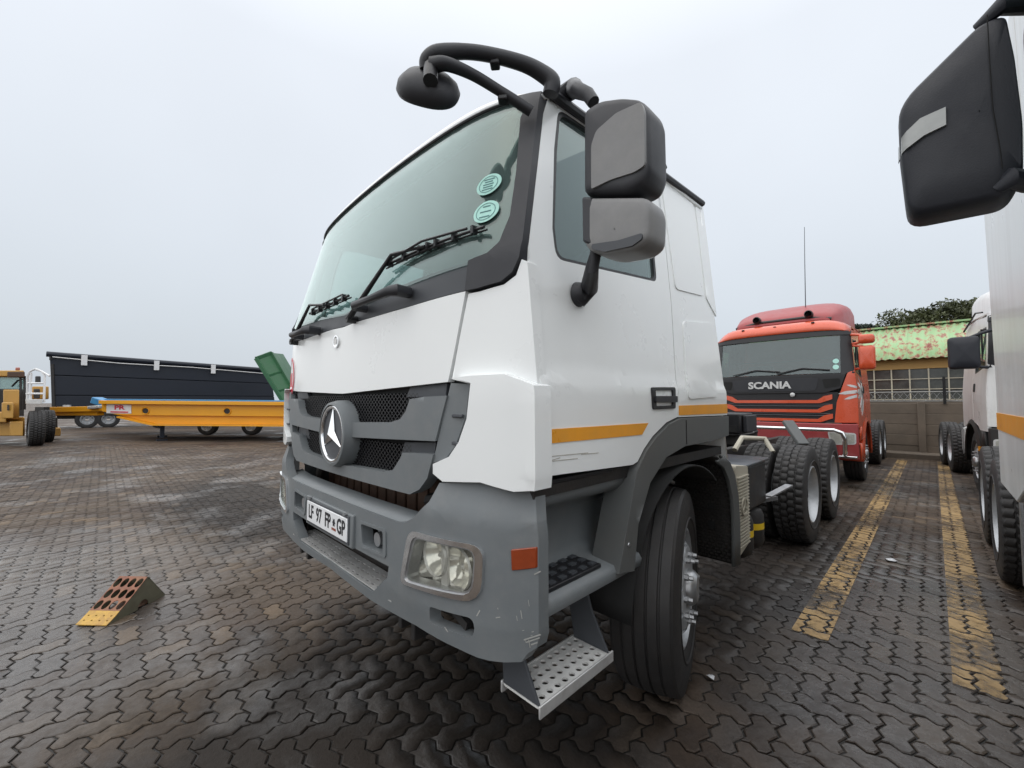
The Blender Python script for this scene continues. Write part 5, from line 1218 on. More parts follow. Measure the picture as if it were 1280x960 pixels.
def box_mirror(T, B, sx, y, x0, x1, z0, z1, m, ztop_arm, name='mirror'):
    """rounded black mirror housing with arms above and below."""
    mb = MB(); cx, cz = (x0 + x1) / 2, (z0 + z1) / 2; pl = rounded([(x0, z0), (x1, z0), (x1, z1), (x0, z1)], 0.06)
    rows = [[(cx + (p[0] - cx) * s, y + d, cz + (p[1] - cz) * s) for p in pl] for s, d in ((0.92, 0.10), (1.0, 0.08), (1.0, 0.03), (0.97, -0.01), (0.88, -0.03), (0.5, -0.045), (0.01, -0.047))]
    mb.grid(rows, closed=True); mb.f.append(tuple(range(len(pl)))); mi = B(mb, name, m, smooth=50)
    xi = x1 if abs(x1) < abs(x0) else x0
    for z, dz in ((z1 - 0.02, ztop_arm), (z0 + 0.04, -0.03)):
        mb = MB(); mb.tube([(lerp(xi, cx, 0.6), y + 0.05, z), (xi, y + 0.06, z + dz * 0.5), (sx * 1.16, y + 0.12, z + dz)], [0.022, 0.022, 0.026], 8); B(mb, 'mirror_arm', m, mi)
    return mi

# ---- the orange-red truck behind the white one
T, PT, B, fr_, ss, F = cab_truck('orange red truck with black grille panel, chrome nudge bar and SCANIA lettering', (-2.19, 9.42, 0), 0.0,
    dict(paint=M['scania_red'], wing=M['scania_red'], bump=M['scania_maroon'], style='red', axles=(4.55, 5.9), tank=(2.35, 3.1), roof_z=3.13))
RED = T
def L(px, py, y=9.5): p = on_y(px, py, y); return (p[0] + 2.19, p[2])
# grille panel: black with orange slats
PT('grille', [(-0.96, 1.18), (-0.98, 1.73), (0.98, 1.73), (0.96, 1.18)], lambda x, z, o=0: fr_(x, z, o - 0.02), M['black'], T, thick=0.03, step=0.1)
for k, z in enumerate((1.56, 1.385, 1.21)):
    h_ = 0.028; zz = [(-0.90, z + 0.13), (-0.90, z + 0.045), (-0.72, z - h_), (0.72, z - h_), (0.90, z + 0.045), (0.90, z + 0.13), (0.78, z + 0.10), (0.68, z + h_), (-0.68, z + h_), (-0.78, z + 0.10)]
    PT('grille_slat', zz, lambda x, z, o=0: fr_(x, z, o + 0.015), M['scania_red'], T, thick=0.03, step=0.1, bevel=0.006)
    for q in (0.05, 0.085):
        mb = MB(); mb.tube([fr_(x, z - q, -0.005) for x in np.linspace(-0.86, 0.86, 9)], 0.010, 6); B(mb, 'grille_bar', M['grey_dark'])
nb = PT('name_panel', rounded([(-0.72, 1.76), (0.66, 1.76), (0.72, 2.0), (-0.78, 2.0)], 0.06), lambda x, z, o=0: fr_(x, z, o + 0.016), M['anthracite'], T, thick=0.01, step=0.1, bevel=0.004)
o = put_text('SCANIA', 0.185, (0, 0, 0), (1, 0, 0), (0, 0, 1), M['alu'], None, 'name_lettering', 0.006, 0.007, 1.12); o.parent = nb; o.location = (-0.09, F(0, 1.87) - 0.028, 1.875)
for sx in (-1, 1): PT('air_slot', rounded([(sx * 0.80, 1.80), (sx * 1.02, 1.84), (sx * 1.02, 1.98), (sx * 0.76, 1.97)], 0.03), lambda x, z, o=0: fr_(x, z, o + 0.014), M['void'], T, thick=0.01, step=0.1)
mb = MB(); mb.lathe([(0.0, 0.04), (-0.03, 0.04), (-0.035, 0.03), (-0.035, 0)], 16, 'y', (0.30, F(0.3, 1.7) - 0.0, 1.69)); B(mb, 'round_badge', M['alu'])
# wipers across the screen
for x0, x1 in ((-0.75, 0.10), (0.05, 0.88)):
    mb = MB(); mb.tube([fr_(x0, 2.10, 0.04), fr_(lerp(x0, x1, .5), 2.19, 0.03), fr_(x1, 2.14, 0.03)], 0.012, 6); B(mb, 'wiper', M['black'])
mb = MB(); mb.tube([fr_(x, 2.34 + 0.04 * abs(x), -0.12) for x in np.linspace(-1, 1, 9)], 0.008, 6); B(mb, 'curtain_cord', M['black'])
for z in (2.30, 2.19):
    PT('licence_disc', ell(0.96, z, 0.045, 0.045, 16), lambda x, z, o=0: fr_(x, z, o + 0.002), M['disc_mint'], T, thick=0.002, step=0)
# brow details: marker lamps, light bar
for px, py in ((926, 412.5), (966, 408), (1014, 402)):
    p = L(px, py, 9.52); mb = MB(); mb.box((p[0], 0.06 + 0.2 * (p[1] - 2.05) - 0.01, p[1]), (0.05, 0.05, 0.03)); B(mb, 'marker_lamp', M['black'], bevel=0.006)
mb = MB(); mb.tube([(-0.85, 0.62, 3.17), (-0.4, 0.58, 3.24), (0.4, 0.58, 3.24), (0.85, 0.62, 3.17)], 0.035, 8); B(mb, 'light_bar', M['black'])
for x in (-0.42, 0.50): mb = MB(); mb.lathe([(0.48, 0.06), (0.50, 0.075), (0.62, 0.07), (0.66, 0.0)], 16, 'y', (x, 0, 3.30)); B(mb, 'roof_horn', M['black'])
# maroon roof spoiler
mb = MB(); rows = []
for y, zt_, w in ((0.50, 3.16, 0.80), (0.75, 3.36, 0.88), (1.2, 3.56, 0.98), (1.6, 3.68, 1.02), (2.0, 3.73, 1.03), (2.25, 3.70, 1.03), (2.28, 3.14, 1.03)):
    rows.append([(-w * 1.08, y, 3.06)] + [(w * math.copysign(abs(math.sin(a)) ** 0.5, math.sin(a)), y, 3.08 + (zt_ - 3.08) * max(0, math.cos(a)) ** 0.35) for a in np.linspace(-math.pi / 2, math.pi / 2, 17)] + [(w * 1.08, y, 3.06)])
mb.grid(rows); B(mb, 'roof_spoiler', M['scania_maroon'], solid=0.015, smooth=50)
for sx in (-1, 1):
    mb = MB(); mb.box((sx * 1.08, 1.5, 2.96), (0.06, 0.30, 0.16)); B(mb, 'side_flap', M['black'], bevel=0.02)
mb = MB(); mb.tube([(0.32, 1.3, 3.55), (0.33, 1.31, 4.6), (0.34, 1.33, 5.35)], [0.010, 0.007, 0.005], 6); B(mb, 'aerial', M['grey_dark'])
# mirrors in body colour on the near side
for z0, z1 in ((2.13, 2.56), (2.60, 2.76)):
    box_mirror(T, B, 1, 0.22, 1.27, 1.50, z0, z1, M['scania_red'], 0.05)
# chrome nudge bar
mb = MB(); zb = 1.06
mb.tube([(-1.05, -0.02, 0.62), (-1.08, -0.16, 0.66), (-1.09, -0.22, 0.90), (-1.06, -0.24, zb - 0.05), (-0.95, -0.25, zb), (0, -0.26, zb), (0.95, -0.25, zb), (1.06, -0.24, zb - 0.05), (1.09, -0.22, 0.90), (1.08, -0.16, 0.66), (1.05, -0.02, 0.62)], 0.036, 12); B(mb, 'nudge_bar', M['chrome'])
mb = MB(); mb.tube([(-0.9, -0.10, 0.80), (0.9, -0.10, 0.80)], 0.028, 10); B(mb, 'lower_bar', M['chrome'])
mb = MB(); mb.box((1.10, 0.05, 0.58), (0.26, 0.20, 0.04)); B(mb, 'chrome_step', M['chrome'], bevel=0.01)
# silver feathered bird on the cab side
fside = lambda y, z, o=0: (ss(z) + o, y, z)
for i, (y0, z0, y1, z1, w) in enumerate(((0.30, 1.90, 0.72, 1.83, 0.035), (0.12, 1.72, 0.70, 1.76, 0.045), (0.20, 1.62, 0.72, 1.70, 0.035), (0.45, 1.45, 0.80, 1.66, 0.04), (0.55, 1.36, 0.86, 1.62, 0.045), (0.66, 1.30, 0.92, 1.60, 0.04), (0.78, 1.30, 0.98, 1.58, 0.04), (0.52, 2.02, 0.80, 1.88, 0.02))):
    d = np.array([y1 - y0, z1 - z0]); n_ = np.array([-d[1], d[0]]) / np.linalg.norm(d) * w
    a, b = np.array([y0, z0]), np.array([y1, z1]); m_ = a + d * 0.35
    PT('feather_decal', [tuple(a), tuple(m_ - n_), tuple(b - n_), tuple(b + n_), tuple(m_ + n_)], lambda y, z, o=0: fside(y, z, o + 0.004), M['alu'] if i % 3 else M['decal_white'], T, thick=0.003, step=0.2)
for (x0, z0, x1, z1, w) in ((0.98, 1.70, 1.235, 1.74, 0.03), (1.06, 1.60, 1.235, 1.66, 0.025), (1.10, 1.86, 1.235, 1.82, 0.02)):
    PT('feather_decal', [(x0, z0), (lerp(x0, x1, .4), lerp(z0, z1, .4) - w), (x1, z1 - w), (x1, z1 + w), (lerp(x0, x1, .4), lerp(z0, z1, .4) + w)], lambda x, z, o=0: fr_(x, z, o + 0.004), M['alu'], T, thick=0.004, step=0.05)
PT('bird_decal', rounded([(0.70, 1.62), (0.95, 1.58), (1.06, 1.80), (0.96, 2.0), (0.78, 1.92)], 0.06), lambda y, z, o=0: fside(y, z, o + 0.003), M['grey_dark'], T, thick=0.002, step=0.2)
PT('bird_head_decal', ell(0.88, 1.84, 0.06, 0.08, 14), lambda y, z, o=0: fside(y, z, o + 0.006), M['decal_white'], T, thick=0.002, step=0)

# ---- the white truck parked slightly askew beyond
ROTW = R_(5.0)
def wloc(front_wheel_xy, rot, sx):     # place the cab so that its -X side front wheel stands at this point
    q = Matrix.Rotation(rot, 3, 'Z') @ Vector((sx * 1.20, 1.42, 0)); return (front_wheel_xy[0] - q.x, front_wheel_xy[1] - q.y, 0)
T, PT, B, fr_, ss, F = cab_truck('white truck with black box mirror, open to the yard wall behind it', wloc((0.50, 10.75), ROTW, -1), ROTW,
    dict(paint=M['white_dirty'], wing=M['chassis'], bump=M['chassis'], style='white', axles=(4.35, 5.7), tank=(2.4, 3.2), roof_z=3.10))
T['label'] = 'dirty white truck with black box mirror standing across the bay from the red truck'
box_mirror(T, B, -1, 0.10, -1.63, -1.29, 2.06, 2.56, M['cool_black'], 0.10)
mb = MB(); rows = []
for y, zt_, w in ((0.45, 3.10, 0.9), (0.8, 3.36, 1.0), (1.3, 3.52, 1.06), (1.9, 3.58, 1.08), (2.15, 3.56, 1.08), (2.18, 3.05, 1.08)):
    rows.append([(-w * 1.08, y, 2.98)] + [(w * math.copysign(abs(math.sin(a)) ** 0.5, math.sin(a)), y, 3.0 + (zt_ - 3.0) * max(0, math.cos(a)) ** 0.35) for a in np.linspace(-math.pi / 2, math.pi / 2, 17)] + [(w * 1.08, y, 2.98)])
mb.grid(rows); B(mb, 'roof_fairing', M['white_dirty'], solid=0.015, smooth=50)
mb = MB(); mb.tube([(-1.18, 0.62, 2.98), (-1.17, 1.2, 3.06), (-1.18, 1.7, 2.96), (-1.2, 2.1, 2.86)], 0.014, 6); B(mb, 'roof_cable', M['black'])
mb = MB(); mb.box((-1.25, 0.80, 0.80), (0.03, 0.10, 0.07)); B(mb, 'side_marker', M['amber'])

# ---- the white truck right beside the camera: rear of its cab, drive wheels, big mirror
T, PT, B, fr_, ss, F = cab_truck('white truck with large blue-black mirror marked by a strip of silver tape', (0.25 + 1.245, 0.95, 0), 0.0,
    dict(paint=M['white_dirty'], wing=M['chassis'], bump=M['chassis'], style='white', axles=(4.72, 6.07), tank=(2.22, 2.93), roof_z=3.10, tape=True, chrome_tank=True, cabL=2.64, tumble=-0.012, wheel_in=0.08, wing_end=66))
NEARW = T
YMN = 1.62
def Q(l): return [(on_y(a, b, YMN)[0] - T.location.x, on_y(a, b, YMN)[2]) for a, b in l]
mp = rounded(Q([(1121, 130), (1225, 27), (1258, 14), (1270, 70), (1280, 150), (1281, 215), (1262, 246), (1133, 273), (1124, 200)]), [0.05, 0.03, 0.02, 0.02, 0.02, 0.02, 0.03, 0.04, 0.0], 5)
cx, cz = np.mean(np.array(mp), axis=0); yl = YMN - T.location.y; mb = MB()
rows = [[(cx + (p[0] - cx) * s, yl + d, cz + (p[1] - cz) * s) for p in mp] for s, d in ((0.93, 0.13), (1.0, 0.11), (1.0, 0.04), (0.99, 0.015), (0.965, 0.0), (0.92, -0.008), (0.6, -0.012), (0.3, -0.014), (0.01, -0.015))]
mb.grid(rows, closed=True); mb.f.append(tuple(range(len(mp)))); mir = B(mb, 'mirror', M['cool_black'], smooth=50)
xm_ = min(p[0] for p in mp)
def onm(x, z, o=0):
    s = abs(x - cx) / (cx - xm_); return (x, yl + float(np.interp(s, [0, 0.6, 0.90, 0.955, 0.985, 1.0], [-0.017, -0.016, -0.012, -0.003, 0.012, 0.04])) - o, z)
tp_ = Q([(1122, 178), (1150, 152), (1182, 138), (1182.5, 160), (1155, 173), (1122, 197)])
PT('silver_tape', tp_, lambda x, z, o=0: onm(x, z, o + 0.004), M['tape'], mir, thick=0.012, step=0.012)
seam = Q([(1233, 25), (1236, 80), (1240, 140), (1249, 190), (1252, 215)]); mb = MB(); mb.tube([onm(x, z, 0.0035) for x, z in seam], 0.0012, 5); B(mb, 'mirror_seam', M['void'], mir)
up_ = Q([(1222, 26), (1250, 8), (1290, -15)]); mb = MB(); mb.tube([(up_[0][0], yl + 0.03, up_[0][1]), (up_[1][0], yl + 0.0, up_[1][1]), (up_[2][0], yl + 0.06, up_[2][1]), (-1.10, yl + 0.2, up_[2][1] + 0.05)], [0.012, 0.022, 0.024, 0.028], 10); B(mb, 'mirror_arm', M['cool_black'], mir)
lo_ = Q([(1247, 237), (1262, 225), (1290, 222)]); mb = MB(); mb.tube([(lo_[0][0], yl + 0.0, lo_[0][1]), (lo_[1][0], yl - 0.01, lo_[1][1]), (lo_[2][0], yl + 0.03, lo_[2][1]), (-1.15, yl + 0.2, lo_[2][1])], [0.014, 0.026, 0.026, 0.03], 10); B(mb, 'mirror_arm', M['cool_black'], mir)
mb = MB(); mb.bb(-0.62, -1.10, 3.55, 3.62, 0.95, 1.22); B(mb, 'tail_bracket', M['chassis'], bevel=0.01)
mb = MB(); mb.bb(-0.55, -1.0, 2.75, 4.2, 1.14, 1.20); B(mb, 'catwalk', M['chassis'], bevel=0.01)
# ================================================================== left: trailers, tipper, grader
def axes_at(px, py, zc):
    return Vector(at_depth(px, py, zc))
RT = Vector(CR); FW = Vector((CF[0], CF[1], 0)).normalized(); UPV = Vector((0, 0, 1))
def G(px, py, zc):       # point seen at a pixel, at horizontal depth zc along the view's ground direction
    d = ray(px, py); k = zc / (d[0] * FW.x + d[1] * FW.y); return Vector(CO + d * k)

# ---- yellow lowbed trailer
ZT = 16.6
TR = thing('lowbed_trailer', 'yellow lowbed trailer with round holes in its beam and a white name plate', 'trailer', tuple(G(240, 552, ZT + 1.2) * Vector((1, 1, 0)) if False else (G(240, 552, ZT + 1.2).x, G(240, 552, ZT + 1.2).y, 0)))
def ext(poly, d, name, m, parent, **k):
    mb = MB(); mb.prism(poly, FW * d); return mb.build(name, m, parent, **k)
beam = [G(127, 502, ZT), G(127, 514, ZT), G(193, 531, ZT), G(470, 533, ZT), G(470, 505, ZT)]
ext([beam[0], G(127, 514, ZT), G(147, 519, ZT), G(470, 522, ZT), beam[4]], 0.28, 'main_beam', M['yellow_trailer'], TR, bevel=0.015)
ext([G(147, 519.3, ZT), G(193, 530, ZT), G(470, 532, ZT), G(470, 522.2, ZT)], 0.05, 'lower_web', M['yellow_trailer'], TR) .location += Vector(FW) * 0.10
mb = MB(); mb.bar(G(127, 502.6, ZT - 0.05), G(470, 505.6, ZT - 0.05), 0.25, 0.14); mb.build('top_flange', M['yellow_trailer'], TR, bevel=0.01)
mb = MB(); mb.bar(G(150, 521, ZT), G(193, 531, ZT), 0.3, 0.05); mb.bar(G(193, 531, ZT), G(470, 533, ZT), 0.3, 0.05); mb.build('bottom_flange', M['yellow_trailer'], TR)
for px in (182, 284, 392):
    c = G(px, 513.6 + (px - 182) * 0.004, ZT - 0.004); mb = MB(); ring_ = [c + RT * 0.12 * math.cos(a) + UPV * 0.105 * math.sin(a) for a in [2 * math.pi * k / 20 for k in range(20)]]
    mb.prism(ring_, FW * 0.02); hole = mb.build('beam_hole', M['chassis'], TR)
    rim_ = [c - FW * 0.01 + RT * 0.145 * math.cos(a) + UPV * 0.13 * math.sin(a) for a in [2 * math.pi * k / 21 for k in range(22)]]; mb = MB(); mb.tube(rim_, 0.02, 6); mb.build('hole_rim', M['yellow_trailer'], TR)
nb_ = [G(133, 504.5, ZT - 0.02), G(133, 516.5, ZT - 0.02), G(164, 517, ZT - 0.02), G(164, 506, ZT - 0.02)]
mb = MB(); mb.prism(nb_, FW * 0.01); npl = mb.build('name_plate', M['decal_white'], TR)
put_text('PR', 0.24, G(149, 509.5, ZT - 0.03), RT, UPV, M['red_sticker'], npl, 'plate_lettering', 0.002, 0.008, 1.5)
mb = MB(); mb.bar(G(138, 514.8, ZT - 0.03), G(160, 515.2, ZT - 0.03), 0.004, 0.05); mb.build('plate_underline', M['red_sticker'], npl)
ext([G(127, 503, ZT + 2.2), G(127, 514, ZT + 2.2), G(193, 529, ZT + 2.2), G(470, 531, ZT + 2.2), G(470, 505, ZT + 2.2)], 0.2, 'far_beam', M['yellow_trailer'], TR)
ext([G(128, 503.5, ZT + 0.2), G(128, 506, ZT + 0.2), G(470, 509, ZT + 0.2), G(470, 506.5, ZT + 0.2)], 2.1, 'deck', M['chassis'], TR)
for dz in (0.3, 2.0):
    mb = MB(); a = G(203, 531, ZT + dz); mb.bar(a, (a.x, a.y, 0.10), 0.14, 0.14); mb.box((a.x, a.y, 0.03), (0.34, 0.34, 0.06)); mb.bar(G(192, 533, ZT + dz), Vector((a.x, a.y, 0.5)), 0.08, 0.06); mb.build('landing_leg', M['navy'], TR)
mb = MB(); mb.bar(G(70, 512, ZT + 0.9), G(130, 511, ZT + 0.9), 0.5, 0.22); mb.bar(G(72, 517, ZT + .9), G(126, 517, ZT + .9), 0.3, 0.16); mb.build('drawbar', M['yellow_trailer'], TR, bevel=0.02)
mb = MB(); mb.bar(G(112, 509.5, ZT + 0.6), G(126, 508.5, ZT + 0.6), 0.2, 0.12); mb.build('coupling', M['alu'], TR, bevel=0.02)
for k in range(3):
    for dz in (0.15, 2.0):
        p = G(395 + 38 * k, 540, ZT + dz); w_ = link('wheel', DISC_DRIVE, TR, loc=local(TR, (p.x, p.y, 0.45)), rot=(0, 0, R_(YAW) - math.pi / 2)); w_.scale = (0.85,) * 3
        link('tyre', TY_DRIVE, w_, loc=(0, 0, 0)); link('rim', RIM_DRIVE, w_, loc=(0, 0, 0))
# ---- blue trailer deck lying behind it
ZB = 19.6
TB = thing('flatbed_trailer', 'low blue flatbed trailer showing as a thin strip behind the yellow one', 'trailer', (G(240, 552, ZB).x, G(240, 552, ZB).y, 0))
ext([G(122, 498.5, ZB), G(122, 508, ZB), G(480, 511, ZB), G(480, 501.5, ZB)], 2.3, 'deck', M['blue_paint'], TB, bevel=0.02)
mb = MB(); mb.bar(G(120, 500, ZB), G(135, 505, ZB), 0.5, 0.3); mb.build('head_stock', M['blue_paint'], TB, bevel=0.03)
mb = MB(); a, b = G(120, 515, ZB + 1.1), G(480, 516, ZB + 1.1); mb.bar(a, b, 1.0, 0.35); mb.build('chassis_rail', M['chassis'], TB)
for k in range(4):
    p = G(260 + 55 * k, 540, ZB + 0.1); w_ = link('wheel', DISC_DRIVE, TB, loc=local(TB, (p.x, p.y, 0.45)), rot=(0, 0, R_(YAW) - math.pi / 2)); w_.scale = (0.85,) * 3
    link('tyre', TY_DRIVE, w_, loc=(0, 0, 0)); link('rim', RIM_DRIVE, w_, loc=(0, 0, 0))
# ---- navy side-tipper
ZN0, ZN1 = 24.0, 32.0
def NV(px, py): return G(px, py, lerp(ZN0, ZN1, (px - 62) / 275))
NT = thing('side_tipper_trailer', 'long dark navy tipper trailer with rolled tarpaulin and white strap plates', 'trailer', (NV(190, 540).x, NV(190, 540).y, 0))
tl, tr, bl, br = NV(62, 444), NV(338, 463.5), NV(66, 520), NV(345, 512)
nrm = (tr - tl).cross(UPV).normalized()
if nrm.dot(FW) > 0: nrm = -nrm
for k in range(3):
    a0, a1 = k / 3, (k + 1) / 3 - 0.012
    q = [tl.lerp(bl, a0), tl.lerp(bl, a1), tr.lerp(br, a1), tr.lerp(br, a0)]
    mb = MB(); mb.prism(q, -nrm * 0.12); mb.build('side_panel', M['navy'], NT, bevel=0.02)
mb = MB(); mb.prism([tl - nrm * 0.12, bl - nrm * 0.12, br - nrm * 0.12, tr - nrm * 0.12], -nrm * 2.2); mb.build('hopper', M['navy'], NT)
def NP(px, py): return Vector(on_plane(px, py, tl, nrm))
mb = MB(); mb.tube([NP(58, 442.5), NP(200, 453), NP(345, 463.5)], 0.16, 10); mb.build('rolled_tarpaulin', M['navy'], NT)
mb = MB(); mb.tube([NP(66, 446.5) + nrm * 0.2, NP(150, 454.5) + nrm * 0.2, NP(240, 459.5) + nrm * 0.2, NP(340, 468) + nrm * 0.2], 0.03, 6); mb.build('tarpaulin_rope', M['alu'], NT)
for px, py in ((105.5, 450.5), (195.5, 457), (266, 461.5)):
    a = NP(px, py) + nrm * 0.2; mb = MB(); mb.box(a, (0.26, 0.08, 0.62), Matrix.Rotation(math.atan2(nrm.x, -nrm.y), 3, 'Z')); mb.build('strap_plate', M['decal_white'], NT)
mb = MB(); mb.bar(NV(63, 450) + nrm * .1, NV(63, 440), 0.08, 0.08); mb.bar(NV(66, 455), NV(68, 520), 0.14, 0.14); mb.build('corner_post', M['chassis'], NT)
a, b = NV(70, 525) - nrm * 1.1, NV(345, 519) - nrm * 1.1; mb = MB(); mb.bar(Vector((a.x, a.y, 1.0)), Vector((b.x, b.y, 0.85)), 1.2, 0.9); mb.build('chassis_rail', M['chassis'], NT)  # rail deepened into a dark bulk standing in for the shade under the trailer
for t in (0.12, 0.2, 0.55, 0.63, 0.71):
    p = Vector((lerp(bl.x, br.x, t), lerp(bl.y, br.y, t), 0.5)) - nrm * 0.3; w_ = link('wheel', DISC_DRIVE, NT, loc=local(NT, p), rot=(0, 0, math.atan2(nrm.y, nrm.x)))
    link('tyre', TY_DRIVE, w_, loc=(0, 0, 0)); link('rim', RIM_DRIVE, w_, loc=(0, 0, 0))
mb = MB(); a = NV(66, 517); mb.box((a.x, a.y, 1.15), (0.5, 1.4, 0.25), Matrix.Rotation(R_(YAW), 3, 'Z')); mb.build('tail_beam', M['chassis'], NT)
mb = MB(); a = NV(84, 508) + nrm * 0.3; mb.box(a, (0.4, 0.1, 0.18), Matrix.Rotation(R_(YAW), 3, 'Z')); mb.build('lamp_cluster', M['alu'], NT)
# ---- green tipper body, tilted
ZGR = 23.0
GT = thing('tipper_body', 'tilted dark green tipper body rising behind the yellow trailer', 'tipper', (G(350, 545, ZGR).x, G(350, 545, ZGR).y, 0))
f4 = [G(320, 448, ZGR), G(339, 441, ZGR + 0.8), G(378, 508, ZGR + 0.8), G(360, 512, ZGR)]
mb = MB(); mb.prism(f4, (RT * 0.25 + FW * 0.9) * 0.05); mb.build('tail_plate', M['green_paint'], GT)
s4 = [G(339, 441, ZGR + 0.8), G(354, 442.5, ZGR + 3.2), G(400, 520, ZGR + 3.2), G(378, 508, ZGR + 0.8)]
mb = MB(); mb.prism(s4, UPV * -0.08); mb.build('side_plate', M['green_paint'], GT)
mb = MB(); mb.bar(f4[0], f4[3], 0.14, 0.18); mb.bar(f4[1], f4[2], 0.14, 0.18); mb.bar(f4[0], f4[1], 0.14, 0.18); mb.build('edge_frame', M['green_paint'], GT)
for t in (0.35, 0.65):
    mb = MB(); mb.bar(f4[0].lerp(f4[3], t), f4[1].lerp(f4[2], t), 0.10, 0.12); mb.build('stiffener', M['green_paint'], GT)
a = G(372, 512, ZGR + 1.5); mb = MB(); mb.bb(a.x - 0.6, a.x + 3.0, a.y - 0.5, a.y + 0.5, 0.75, 1.15); mb.build('subframe', M['chassis'], GT)
for k in range(2):
    p = Vector((a.x + 0.5 + 1.35 * k, a.y - 0.4, 0.53)); w_ = link('wheel', DISC_DRIVE, GT, loc=local(GT, p), rot=(0, 0, -math.pi / 2)); link('tyre', TY_DRIVE, w_, loc=(0, 0, 0)); link('rim', RIM_DRIVE, w_, loc=(0, 0, 0))
# ---- yellow grader at the edge
ZR = 14.7
GD = thing('grader', 'weathered yellow road grader with white handrails and big black tandem tyres', 'grader', (G(20, 558, ZR).x, G(20, 558, ZR).y, 0))
_gr = ray(25, 503); GDV = Vector((_gr[0], _gr[1], 0)).normalized()
def gb(px0, px1, py0, py1, z0, d, name, m, bev=0.03, par=GD):
    P_ = [G(px0, py0, z0), G(px0, py1, z0), G(px1, py1, z0), G(px1, py0, z0)]; mb = MB(); mb.prism(P_, GDV * d); return mb.build(name, m, par, bevel=bev)
gb(-70, 31, 522, 545, ZR + 0.5, 1.0, 'frame', M['yellow_grader'])
gb(-40, 8, 515, 528, ZR + 0.2, 0.9, 'engine_cover', M['yellow_grader'])
gb(4, 24, 487, 524, ZR + 0.3, 0.8, 'hood', M['yellow_grader']); gb(2, 17, 503, 523, ZR - 0.1, 0.4, 'step_box', M['yellow_grader'])
gb(9, 11, 506, 513, ZR - 0.14, 0.03, 'latch', M['black'], 0)
gb(12, 29, 527, 545, ZR + 0.1, 0.6, 'ripper_arm', M['yellow_grader'])
cabg = gb(-45, 30, 463, 470.5, ZR + 1.0, 1.9, 'cab_roof', M['yellow_grader'])
gb(9, 31, 464.5, 471.5, ZR + 0.9, 0.3, 'roof_edge', M['rust'], par=cabg)
gb(19, 25, 459, 463, ZR + 1.4, 0.3, 'beacon', M['indicator'])
gb(-45, 30, 471, 488, ZR + 1.3, 0.04, 'cab_glass', M['glass_side'], 0)
gb(-45, 30, 486, 520, ZR + 1.3, 0.1, 'cab_wall', M['chassis'], 0)
gb(-45, 30, 471, 520, ZR + 2.7, 0.1, 'cab_back', M['glass_side'], 0)
for px in (-20, 29, 24): gb(px, px + 3.5, 470, 512, ZR + 1.1, 0.15, 'cab_post', M['chassis'], 0.01)
mb = MB(); mb.tube([G(15, 483, ZR + 1.2), G(22, 476, ZR + 1.2), G(28, 474, ZR + 1.2)], 0.03, 6); mb.build('wiper', M['black'], GD)
# handrails
for pts in (((34, 505), (34.5, 470), (38, 464), (45, 461), (52, 464), (56, 470), (55, 503)), ((34, 479), (56, 479)), ((38, 503), (39, 466)), ((33, 492), (56, 492)), ((45, 462), (52, 464), (62, 470))):
    mb = MB(); mb.tube([G(a, b, ZR + 0.2) for a, b in pts], 0.032, 8); mb.build('handrail', M['decal_white'], GD)
gb(32, 53, 499, 505, ZR + 0.1, 0.7, 'platform', M['alu'], 0.01)
gb(40, 61, 483, 499, ZR + 1.0, 0.6, 'side_tank', M['yellow_grader']); gb(42, 50, 486, 498, ZR + 0.5, 0.3, 'valve_block', M['chassis'])
gb(44, 51, 470, 480, ZR + 0.6, 0.2, 'work_lamp', M['black'])
for px, zz in ((45.5, ZR), (58.5, ZR + 1.35)):
    p = G(px - 1.5, 558, zz + 0.25); w_ = link('wheel', DISC_DRIVE, GD, loc=local(GD, (p.x, p.y, 0.62)), rot=(0, 0, R_(98))); w_.scale = (1.35, 1.17, 1.17)
    link('tyre', TY_DRIVE, w_, loc=(0, 0, 0)); link('rim', RIM_DRIVE, w_, loc=(0, 0, 0))
gb(60, 76, 535, 545, ZR + 2.6, 0.8, 'blade_end', M['yellow_grader']); gb(56, 72, 522, 536, ZR + 2.9, 0.4, 'circle_frame', M['chassis'])

# ================================================================== right: wall, building, trees
WY = 16.35
yw = MB(); yw.bb(-9, 9, WY - 0.55, WY + 0.3, -0.05, 0.14)
ledge = yw.build('kerb', M['concrete'], bevel=0.02); tag(ledge, 'concrete kerb along the foot of the precast yard wall', kind='structure')
WALL = thing('boundary_wall', 'brown precast concrete panel wall closing the end of the parking bays', 'wall', (0, WY + 0.15, 0))
px_posts = [-8 + 1.55 * k for k in range(11)]
pmesh = None
for x in px_posts:
    mb = MB(); mb.bb(x - 0.08, x + 0.08, WY + 0.08, WY + 0.26, 0.0, 1.56); mb.build('post', M['concrete'], WALL, bevel=0.012)
rs = random.Random(3)
for i in range(len(px_posts) - 1):
    for k in range(5):
        z0 = 0.02 + 0.30 * k; mb = MB(); mb.bb(px_posts[i] + 0.05, px_posts[i + 1] - 0.05, WY + 0.14 + rs.uniform(-0.012, 0.012), WY + 0.20, z0, z0 + 0.292); mb.build('panel', M['concrete'], WALL, bevel=0.010)
